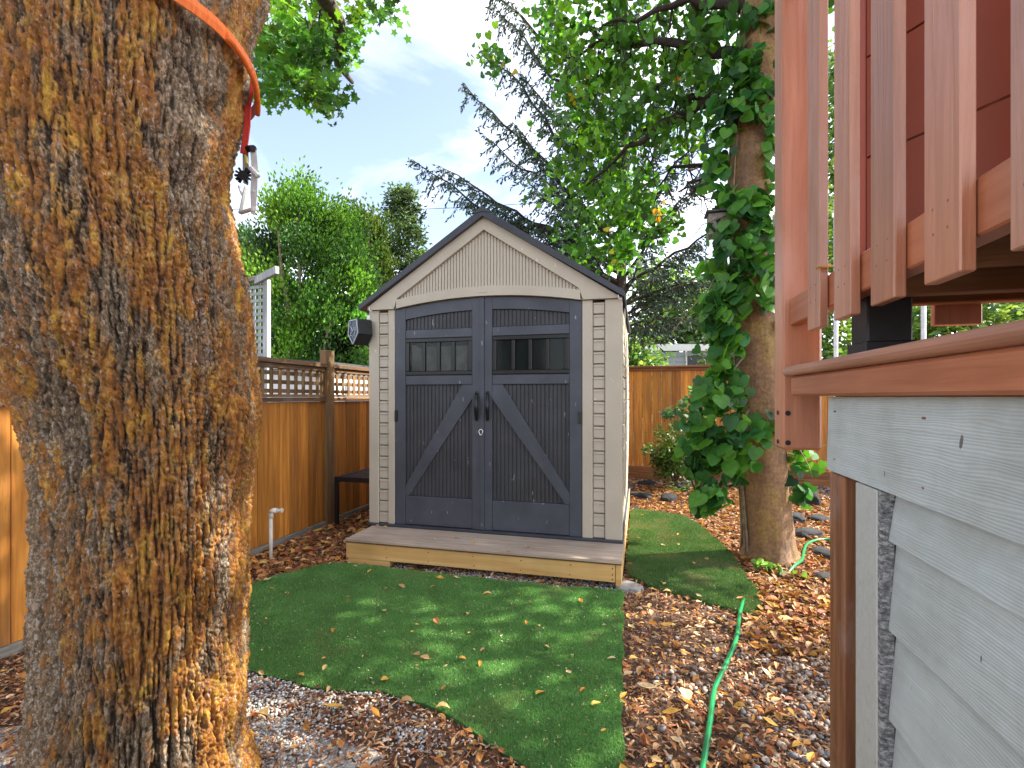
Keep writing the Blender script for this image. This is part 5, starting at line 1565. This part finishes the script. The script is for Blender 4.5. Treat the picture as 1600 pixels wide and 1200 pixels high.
# birdhouse on the trunk
bh = thing('birdhouse', 'weathered wooden birdhouse half hidden in leaves on the left of the vine covered trunk', 'birdhouse', tuple(P(1120, 372, 3.72)))
b0 = P(1120, 352, 3.72)
MB().box(b0.x - .065, b0.x + .065, b0.y - .06, b0.y + .06, b0.z - .075, b0.z + .075, .002).build('box', M['grey_wood'], bh)
MB().box(b0.x - .085, b0.x + .085, b0.y - .09, b0.y + .07, b0.z + .077, b0.z + .092, .002).build('roof', M['shingle'], bh)
MB().box(b0.x - .072, b0.x + .072, b0.y - .075, b0.y + .065, b0.z - .088, b0.z - .077, .001).build('floor', M['grey_wood'], bh)
MB().tube([(b0.x, b0.y - .063, b0.z + .02), (b0.x, b0.y - .058, b0.z + .02)], .018, 14).build('entrance_hole', M['black'], bh)
MB().box(b0.x + .03, b0.x + .20, b0.y + .061, b0.y + .075, b0.z - .03, b0.z + .03, .002).build('mounting_board', M['grey_wood'], bh)

# weeds at the foot of the tree
for i, (u, v_, lb_) in enumerate(((1183, 890, 'pale green seedling at the left foot of the vine covered tree'), (1212, 895, 'clump of light green leaves at the front foot of the vine covered tree'), (1240, 905, 'tiny green seedling beside the end of the hose'))):
    g = G(u, v_); wd = thing('seedling', lb_, 'plant', (g.x, g.y, 0))
    cs = MB(); pts_ = []
    for k in range(6 if i == 1 else 3):
        e = Vector((g.x + random.uniform(-.07, .07), g.y + random.uniform(-.05, .05), random.uniform(.03, .075)))
        cs.tube([(g.x, g.y, 0), (g.x * .5 + e.x * .5, g.y * .5 + e.y * .5, e.z * .8), e], 0.0022, 5)
        pts_.append(tuple(e))
    cs.build('stems', M['bark_light'], wd)
    leaf_cloud('leaves', heart(0.3), np.array(pts_), 5 * len(pts_) // 2, 0.012, (0.04, 0.075), [(0.12, 0.26, 0.04), (0.16, 0.30, 0.06)], M['foliage'], wd, rg, 0.2)

# shrubs in front of the back fence
def shrub(name, base, centres, n, spread, size, cols, label, shape=OVAL, stems=9, h=0.6, cat='shrub', group=None):
    sh = thing(name, label, cat, base, group)
    mb = MB()
    for k in range(stems):
        c_ = Vector(centres[random.randrange(len(centres))])
        p, r_ = limb((base[0] + random.uniform(-.05, .05), base[1] + random.uniform(-.05, .05), 0), c_, 0.008, 0.003, 0.02, 4, .02); mb.tube(p, r_, 5)
    mb.build('stems', M['bark3'], sh)
    leaf_cloud('foliage', shape, np.array(centres), n, spread, size, cols, M['foliage'], sh, rg, 0.2)
    return sh
bs = G(1055, 765)
shrub('small_shrub', (bs.x, bs.y, 0), [tuple(P(1055 + rg.normal(0, 17), 712 + rg.normal(0, 20), rg.uniform(6.3, 6.9))) for k in range(80)], 3200, 0.055, (0.035, 0.07), [(0.055, 0.115, 0.018), (0.07, 0.14, 0.025), (0.035, 0.085, 0.02), (0.09, 0.13, 0.03)], 'small fine leaved yellowish green shrub against the back fence')
bs = G(1095, 775)
cts = [tuple(P(u + rg.normal(0, 6), v_ + rg.normal(0, 4), rg.uniform(5.6, 6.2))) for (u, v_) in ((1040, 645), (1055, 640), (1070, 634), (1085, 630), (1095, 620), (1090, 610), (1080, 650), (1100, 640), (1110, 650), (1095, 662), (1060, 650)) for k in range(4)]
shrub('small_shrub', (bs.x, bs.y, 0), cts, 420, 0.04, (0.05, 0.085), [(0.04, 0.12, 0.05), (0.06, 0.16, 0.07), (0.03, 0.09, 0.035)], 'loose shrub with long arching sprays of glossy leaves behind the vine', stems=14)

# ------------------------------------------------------------------ spruce behind the shed
def conifer(name, label, base, height, r0, branches, cols, dens, tuft, sag, parent_group=None, trunk_m='bark3', rng=rg):
    cf = thing(name, label, 'tree', base, parent_group)
    mb = MB(); p, r_ = limb(base, (base[0] + .15, base[1], height), r0, 0.03, 0, 12, .03); mb.tube(p, r_, 12); mb.build('trunk', M[trunk_m], cf)
    br = MB(); P_, D__, S__ = [], [], []
    for (z0, end, sg) in branches:
        t0 = Vector((base[0] + .15 * z0 / height, base[1], z0)); e = Vector(end); L = (e - t0).length
        pts, rr_ = limb(t0, e, 0.010 + 0.010 * L, 0.006, sg, 12, 0.03 * L / 2); br.tube(pts, rr_, 6)
        d = (e - t0).normalized(); side = d.cross(Vector((0, 0, 1))).normalized()
        nt_ = int(L * dens)
        for j in range(nt_):
            t = 0.18 + 0.82 * (j + random.random()) / nt_
            f = t * 12; i0 = min(int(f), 11); q = pts[i0].lerp(pts[i0 + 1], f - i0)
            s_ = random.choice((-1, 1)); ln = random.uniform(.22, .85) * (1.15 - t * 0.75) * min(1, L / 2.2)
            dv = (side * s_ * random.uniform(.4, 1) + d * random.uniform(.3, .9) + Vector((0, 0, random.uniform(-.55, .15)))).normalized()
            q2 = q + dv * ln + Vector((0, 0, -sag * ln))
            br.tube([q, q.lerp(q2, .5) + Vector((0, 0, .02)), q2], [0.006, .004, .0025], 4, False)
            m_ = max(3, int(ln / 0.032))
            for a_ in range(m_):
                tt = (a_ + random.random()) / m_
                c_ = q.lerp(q2, tt); P_.append(tuple(c_))
                dd = (dv * .6 + Vector((random.gauss(0, .45), random.gauss(0, .45), random.gauss(-sag, .35)))).normalized()
                D__.append(tuple(dd)); S__.append(random.uniform(*tuft))
    br.build('branches', M['twig'], cf)
    n = len(P_); D__ = np.array(D__); up = rng.normal(size=(n, 3)); x_ = np.cross(D__, up); x_ /= np.linalg.norm(x_, axis=1, keepdims=True); z_ = np.cross(x_, D__)
    Mx = np.stack([x_, D__, z_], -1)
    cc = np.array(cols)[rng.integers(0, len(cols), n)] * (1 + .25 * rng.normal(size=(n, 1)))
    scatter('crown', TUFT[0], TUFT[1], np.array(P_), Mx, np.array(S__), M['needle'], cf, np.clip(cc, .004, .9))
    print(name, 'tufts', n)
    return cf

SB = P(968, 620, 9.0); SB = (SB.x, SB.y, 0)
brs = []
for (z0, u, v_, d, sg) in ((3.3, 645, 250, 8.6, -.15), (3.9, 725, 130, 8.4, .1), (3.5, 690, 262, 9.2, 0), (4.4, 760, 80, 9, .1), (4.0, 760, 215, 8.2, .0), (3.6, 740, 300, 8.6, 0), (3.7, 800, 190, 9.4, 0), (4.6, 815, 115, 9.3, .1), (5.2, 780, 20, 9, .2), (5.5, 850, 20, 9.4, .2),
                         (3.2, 780, 330, 9.3, .1), (3.4, 830, 290, 8.2, .1), (4.2, 860, 160, 8.0, .1), (5.0, 900, 60, 8.4, .1), (3.0, 860, 330, 9.6, .1), (3.0, 1040, 330, 8.2, .0), (3.4, 1100, 270, 8.6, .1), (3.9, 1120, 170, 9.2, .1), (4.5, 1100, 90, 9.3, .1),
                         (2.6, 1060, 470, 8.4, .1), (2.7, 1110, 440, 8.8, .15), (2.5, 1020, 520, 8.5, .1), (2.9, 1090, 380, 9.6, .1), (2.5, 1100, 500, 9.2, .1), (2.4, 1000, 470, 9.6, .1), (3.2, 1180, 330, 8.6, .1), (2.6, 880, 400, 9.6, .1), (2.8, 910, 380, 8.3, .1),
                         (4.4, 960, 150, 7.6, .1), (3.6, 1010, 240, 7.8, .0), (2.3, 1050, 510, 9.8, 0.1), (2.9, 1150, 420, 9.4, .1), (5.8, 1000, 10, 9.2, .1), (5.4, 1100, 10, 9.2, .1), (6.4, 700, -60, 9, .1), (6.8, 960, -90, 9, .1), (6.2, 1200, -40, 9.2, .1)):
    brs.append((z0, tuple(P(u, v_, d)), sg))
conifer('spruce_tree', 'dark blue green spruce with long ascending branches behind the shed', SB, 9.5, 0.125, brs, [(0.060, 0.105, 0.085), (0.085, 0.14, 0.10), (0.045, 0.08, 0.062), (0.10, 0.15, 0.085)], 24, (0.06, 0.11), 0.55)

# slim pine left of the shed
PB = P(632, 620, 12.0)
brs = []
for k in range(26):
    v_ = 300 + k * 9.5; s_ = -1 if k % 2 else 1; wd_ = (10 + (k % 5) * 4 + k * 1.5)
    z0 = 1.25 + (620 - v_) / F_PX * 12 - 0.25
    brs.append((max(z0, .6), tuple(P(632 + s_ * wd_, v_, 12 + random.uniform(-.5, .5))), -.03))
    if k % 3 == 0: brs.append((max(z0, .6), tuple(P(632 + random.uniform(-8, 8), v_, 11.3)), 0))
conifer('pine_tree', 'slim open pine standing beyond the fence just left of the shed roof', (PB.x, PB.y, 0), 6.3, 0.07, brs, [(0.050, 0.095, 0.030), (0.075, 0.13, 0.04), (0.035, 0.07, 0.028)], 15, (0.11, 0.19), -0.2)

pine = [o for o in bpy.data.objects if o.name.startswith('pine_tree')][0]
pc_ = [tuple(P(u + rg.normal(0, 5), v_ + rg.normal(0, 4), 12 + rg.normal(0, .3))) for (u, v_) in ((622, 300), (632, 296), (640, 308), (616, 318), (628, 322), (644, 330), (612, 338), (636, 345), (622, 352), (646, 356), (650, 372), (615, 372), (632, 378), (604, 385), (655, 395), (640, 400), (618, 400), (600, 412), (628, 418), (648, 415), (610, 432), (634, 436), (655, 425), (596, 440), (620, 452)) for k in range(3)]
leaf_cloud('foliage_clumps', TUFT, np.array(pc_), 5200, 0.11, (0.08, 0.14), [(0.075, 0.135, 0.045), (0.10, 0.17, 0.05), (0.055, 0.10, 0.04)], M['foliage'], pine, rg, -0.3)

# upright cedars beyond the left fence
def cedar(base, label, clumps, n, size, cols, trunkh, spread, group=None):
    cd = thing('cedar_tree', label, 'tree', base, group)
    mb = MB()
    for k in range(9):
        c_ = clumps[random.randrange(len(clumps))]
        p, r_ = limb((base[0] + random.uniform(-.15, .15), base[1], 0), c_, 0.06, 0.012, 0, 8, .05); mb.tube(p, r_, 6)
    mb.build('trunk', M['bark_light'], cd)
    C_ = np.array([tuple(c_) for c_ in clumps])
    k = len(C_); w = rg.integers(0, k, n)
    d = rg.normal(size=(n, 3)); pos_ = C_[w] + d * np.array([spread, spread, spread * 1.25])
    ax = np.array([base[0], base[1], 0.0]); out = pos_ - ax; out[:, 2] = 0; out /= np.linalg.norm(out, axis=1, keepdims=True) + 1e-6
    dr = out * .5 + rg.normal(0, .35, (n, 3)) + np.array([0, 0, .85]); dr /= np.linalg.norm(dr, axis=1, keepdims=True)
    up = rg.normal(size=(n, 3)); x_ = np.cross(dr, up); x_ /= np.linalg.norm(x_, axis=1, keepdims=True); z_ = np.cross(x_, dr)
    cols = np.array(cols); cc = cols[rg.integers(0, len(cols), k)][w] * (1 + .34 * rg.normal(size=(k, 1)))[w] * (1 + .2 * rg.normal(size=(n, 1)))
    s = rg.uniform(size[0], size[1], n)
    scatter('crown', TUFT[0], TUFT[1], pos_, np.stack([x_, dr, z_], -1), np.stack([s * 1.5, s, s * 1.5], 1), M['foliage'], cd, np.clip(cc, .004, .9))
cedar_c = [(0.150, 0.318, 0.035), (0.100, 0.236, 0.039), (0.068, 0.164, 0.035), (0.210, 0.380, 0.053), (0.090, 0.209, 0.061)]
def outline_clumps(rows, d0, d1, rng=rg, dens=1.0):
    out = []
    for (v_, u0, u1) in rows:
        m_ = int((u1 - u0) / 9 * dens)
        for k in range(m_): out.append(P(rng.uniform(u0, u1), v_ + rng.normal(0, 6), rng.uniform(d0, d1)))
    return out
CB = P(470, 620, 8.4)
rows = [(298, 452, 486), (312, 438, 492), (328, 408, 500), (332, 518, 540), (345, 400, 510), (348, 512, 548), (362, 392, 556), (380, 385, 560), (400, 385, 566), (420, 384, 572), (440, 385, 578), (460, 387, 582), (480, 390, 585), (500, 395, 580), (520, 400, 580), (540, 405, 580), (560, 410, 578), (580, 410, 570)]
cedar((CB.x, CB.y, 0), 'broad bushy bright green cedar rising beyond the lattice fence', outline_clumps(rows, 7.6, 9.4, dens=0.62), 46000, (0.045, 0.085), cedar_c, 4, 0.125)
CB = P(588, 620, 10.5)
rows = [(345, 560, 585), (362, 552, 598), (380, 560, 600), (400, 575, 606), (420, 580, 608), (440, 575, 606), (460, 570, 600), (480, 560, 600), (500, 560, 600), (520, 560, 600), (550, 560, 600)]
cedar((CB.x, CB.y, 0), 'narrower yellowish green cedar between the broad cedar and the shed roof', outline_clumps(rows, 10, 11, dens=1.3), 13000, (0.055, 0.10), [(0.085, 0.15, 0.030), (0.06, 0.12, 0.025), (0.12, 0.17, 0.04)], 4, 0.12)
CB = P(390, 620, 9.6)
rows = [(385, 370, 400), (400, 365, 402), (415, 360, 400), (430, 355, 395), (450, 350, 400), (480, 350, 400), (510, 350, 400), (540, 350, 410), (560, 350, 410)]
cedar((CB.x, CB.y, 0), 'soft blue green cedar showing past the edge of the maple trunk', outline_clumps(rows, 9.3, 10.2), 8000, (0.05, 0.09), [(0.06, 0.14, 0.06), (0.08, 0.18, 0.08)], 4, 0.12)

# leafy trees and hedge beyond the back fence and the deck
def bushy(base, label, clumps, n, spread, size, cols, th, group=None, name='leafy_tree'):
    t = thing(name, label, 'tree', base, group); mb = MB()
    for k in range(7):
        c_ = clumps[random.randrange(len(clumps))]
        p, r_ = limb(base, tuple(c_), 0.07, 0.015, 0, 6, .06); mb.tube(p, r_, 6)
    mb.build('trunk', M['bark3'], t)
    leaf_cloud('crown', OVAL, np.array([tuple(c_) for c_ in clumps]), n, spread, size, cols, M['foliage'], t, rg, 0.2)
mid = [(0.106, 0.208, 0.054), (0.158, 0.287, 0.077), (0.070, 0.144, 0.046), (0.211, 0.319, 0.077)]
for (u0, u1, v0, v1, d, nn, lb_) in ((975, 1012, 535, 640, 16, 2500, 'light green tree far beyond the fence, in the gap beside the shed'), (1225, 1330, 330, 640, 11, 7000, 'leafy green tree beyond the back fence seen under the deck pickets'),
                                    (1400, 1500, 380, 640, 9, 6000, 'leafy green tree beyond the deck, behind the black post'), (1500, 1640, 380, 640, 8.5, 7000, 'leafy green tree at the far right seen under the deck floor'), (1120, 1230, 420, 640, 13, 5000, 'shady green tree beyond the fence behind the vine covered trunk'),
                                    (1000, 1130, 430, 545, 22, 5000, 'dark green tree behind the neighbouring balcony'), (1290, 1420, 80, 430, 12, 6000, 'tall dark green tree seen high between the deck pickets'), (520, 640, 480, 640, 13, 4500, 'low green tree behind the left corner of the shed')):
    bc = P((u0 + u1) / 2, 620, d)
    cl_ = [P(rg.uniform(u0, u1), rg.uniform(v0, v1), rg.uniform(d - .8, d + .8)) for k in range(70)]
    bushy((bc.x, bc.y, 0), lb_, cl_, nn, 0.030 * d * .75, (0.010 * d, 0.018 * d), mid, 4)

# far treeline closing the horizon
hz_ = []
for k in range(420):
    a_ = rg.uniform(-1.35, 1.1); dd = rg.uniform(34, 44)
    hz_.append((math.sin(a_) * dd, math.cos(a_) * dd, rg.uniform(.3, 2.6 + 0.8 * math.sin(a_ * 9))))
o = leaf_cloud('far_trees', OVAL, np.array(hz_), 16000, 0.8, (0.3, 0.6), [(0.05, 0.10, 0.035), (0.07, 0.13, 0.05), (0.04, 0.08, 0.035)], M['foliage'], None, rg)
tag(o, 'far belt of green trees closing the view beyond the gardens', None, None, 'stuff')

# ------------------------------------------------------------------ neighbours
# white lattice arbor beyond the left fence
ar = thing('lattice_arbor', 'weathered white lattice arbor beyond the fence beside the maple trunk', 'arbor', tuple(P(405, 620, 5.6) - Vector((0, 0, 1.25))))
D5 = 5.6
a0, a1 = P(352, 620, D5 + .25), P(417, 620, D5)
dv = Vector((a1.x - a0.x, a1.y - a0.y, 0)); Lr = dv.length; dv.normalize()
ztop = EYE + (620 - 437) / F_PX * D5
for t in (0.0, 0.5, 1.0):
    q = a0 + dv * Lr * t
    MB().bar((q.x, q.y, 0), (q.x, q.y, ztop), 0.06, 0.06, .003, up=(0, 1, 0)).build('post', M['white_wood'], ar)
k = 0
while 0.04 + k * 0.075 < Lr:
    q = a0 + dv * (0.04 + k * 0.075); MB().bar((q.x, q.y - .012, 0.9), (q.x, q.y - .012, ztop - .08), 0.028, 0.008, 0, up=(0, 1, 0)).build('slat', M['white_wood'], ar); k += 1
z = 0.95
while z < ztop - .05:
    MB().bar(a0 + Vector((0, -.022, z - a0.z)), a1 + Vector((0, -.022, z - a1.z)), 0.010, 0.034, 0).build('slat', M['white_wood'], ar); z += 0.078
MB().bar(Vector((a0.x, a0.y, ztop + .02)) - dv * .2, Vector((a1.x, a1.y, ztop + .02)), 0.08, 0.05, .003).build('beam', M['grey_wood'], ar)
e0 = P(400, 432, D5 + .05); e1 = P(433, 434, D5 - .35)
MB().bar((e0.x, e0.y, ztop + .0), (e1.x, e1.y, ztop + .02), 0.045, 0.085, .003).build('beam', M['white_wood'], ar)

# neighbour's low outbuilding behind the lattice fence
nb = thing('outbuilding', 'low white outbuilding with a flat dark roof edge beyond the left fence', 'outbuilding', (-5.3, 7.0, 0))
MB().box(-5.6, -3.9, 5.6, 8.6, 0, 1.62, .005).build('wall', M['white'], nb)
MB().prism([(-5.75, 5.4, 1.80), (-3.75, 5.4, 1.66), (-3.75, 5.4, 1.69), (-5.75, 5.4, 1.84)], (0, 3.4, 0)).build('roof', M['shingle'], nb)
MB().prism([(-5.72, 5.42, 1.64), (-3.78, 5.42, 1.60), (-3.78, 5.42, 1.655), (-5.72, 5.42, 1.79)], (0, .03, 0)).build('fascia', M['white'], nb)
MB().box(-3.898, -3.88, 5.9, 6.5, 1.0, 1.45, .004).build('window', M['bluegrey'], nb)

# white carport house beyond the back fence
hs = thing('neighbour_house', 'white trimmed neighbouring building with blue grey cladding beyond the back fence', 'building', tuple(P(1060, 620, 18) - Vector((0, 0, 1.25))))
o0, o1 = P(1007, 620, 18), P(1122, 620, 18)
ex_ = Vector((o1.x - o0.x, o1.y - o0.y, 0)).normalized(); nrm = Vector((-ex_.y, ex_.x, 0))
def hq(u, v_, off=0.0):
    p = P(u, v_, 18); return p + nrm * off
def wallq(nm, u0, v0, u1, v1, off, t_, m_): MB().prism([hq(u0, v0, off), hq(u1, v0, off), hq(u1, v1, off), hq(u0, v1, off)], nrm * t_).build(nm, m_, hs)
wallq('fascia', 1006, 539, 1180, 549, -.3, .2, M['white'])
wallq('corner_post', 1007, 549, 1015, 646, -.25, .15, M['white'])
for k in range(12):
    wallq('cladding_board', 1016, 550 + k * 8, 1071, 557.4 + k * 8, 0.0, .05, M['bluegrey'])
wallq('door_frame', 1071, 549, 1073, 646, -.05, .1, M['white'])
wallq('garage_recess', 1073, 549, 1180, 646, 1.2, .1, M['screen'] if False else M['shingle'])
wallq('soffit_wall', 1073, 549, 1180, 556, -.1, .1, M['bluegrey'])
pc = thing('patio_parasol', 'small blue and green parasol on the neighbouring balcony', 'parasol', tuple(hq(1022, 541, -.1)))
c_ = hq(1022, 517, .3); seg = 8
for k in range(seg):
    a_, b_ = k / seg * 2 * math.pi, (k + 1) / seg * 2 * math.pi
    mb = MB(); mb.prism([c_ + Vector((0, 0, .12)), c_ + Vector((math.cos(a_) * .25, math.sin(a_) * .25, -.12)), c_ + Vector((math.cos(b_) * .25, math.sin(b_) * .25, -.12))], (0, 0, -.01))
    mb.build('canopy_segment', plain('parasol_cloth_%s' % 'bg'[k % 2], (0.03, 0.22, 0.48) if k % 2 else (0.02, 0.30, 0.16), 0.7), pc)
MB().tube([c_ + Vector((0, 0, -.55)), c_ + Vector((0, 0, .13))], .015, 8).build('pole', M['white'], pc)

# overhead cable
a_, b_ = P(300, 330, 20), P(1000, 306, 22)
pts = [a_.lerp(b_, k / 20) + Vector((0, 0, -.35 * math.sin(k / 20 * math.pi) + .1)) for k in range(21)]
tag(MB().tube(pts, 0.012, 5).build('overhead_cable', M['black']), 'thin dark overhead cable crossing the sky left of the shed', 'cable')
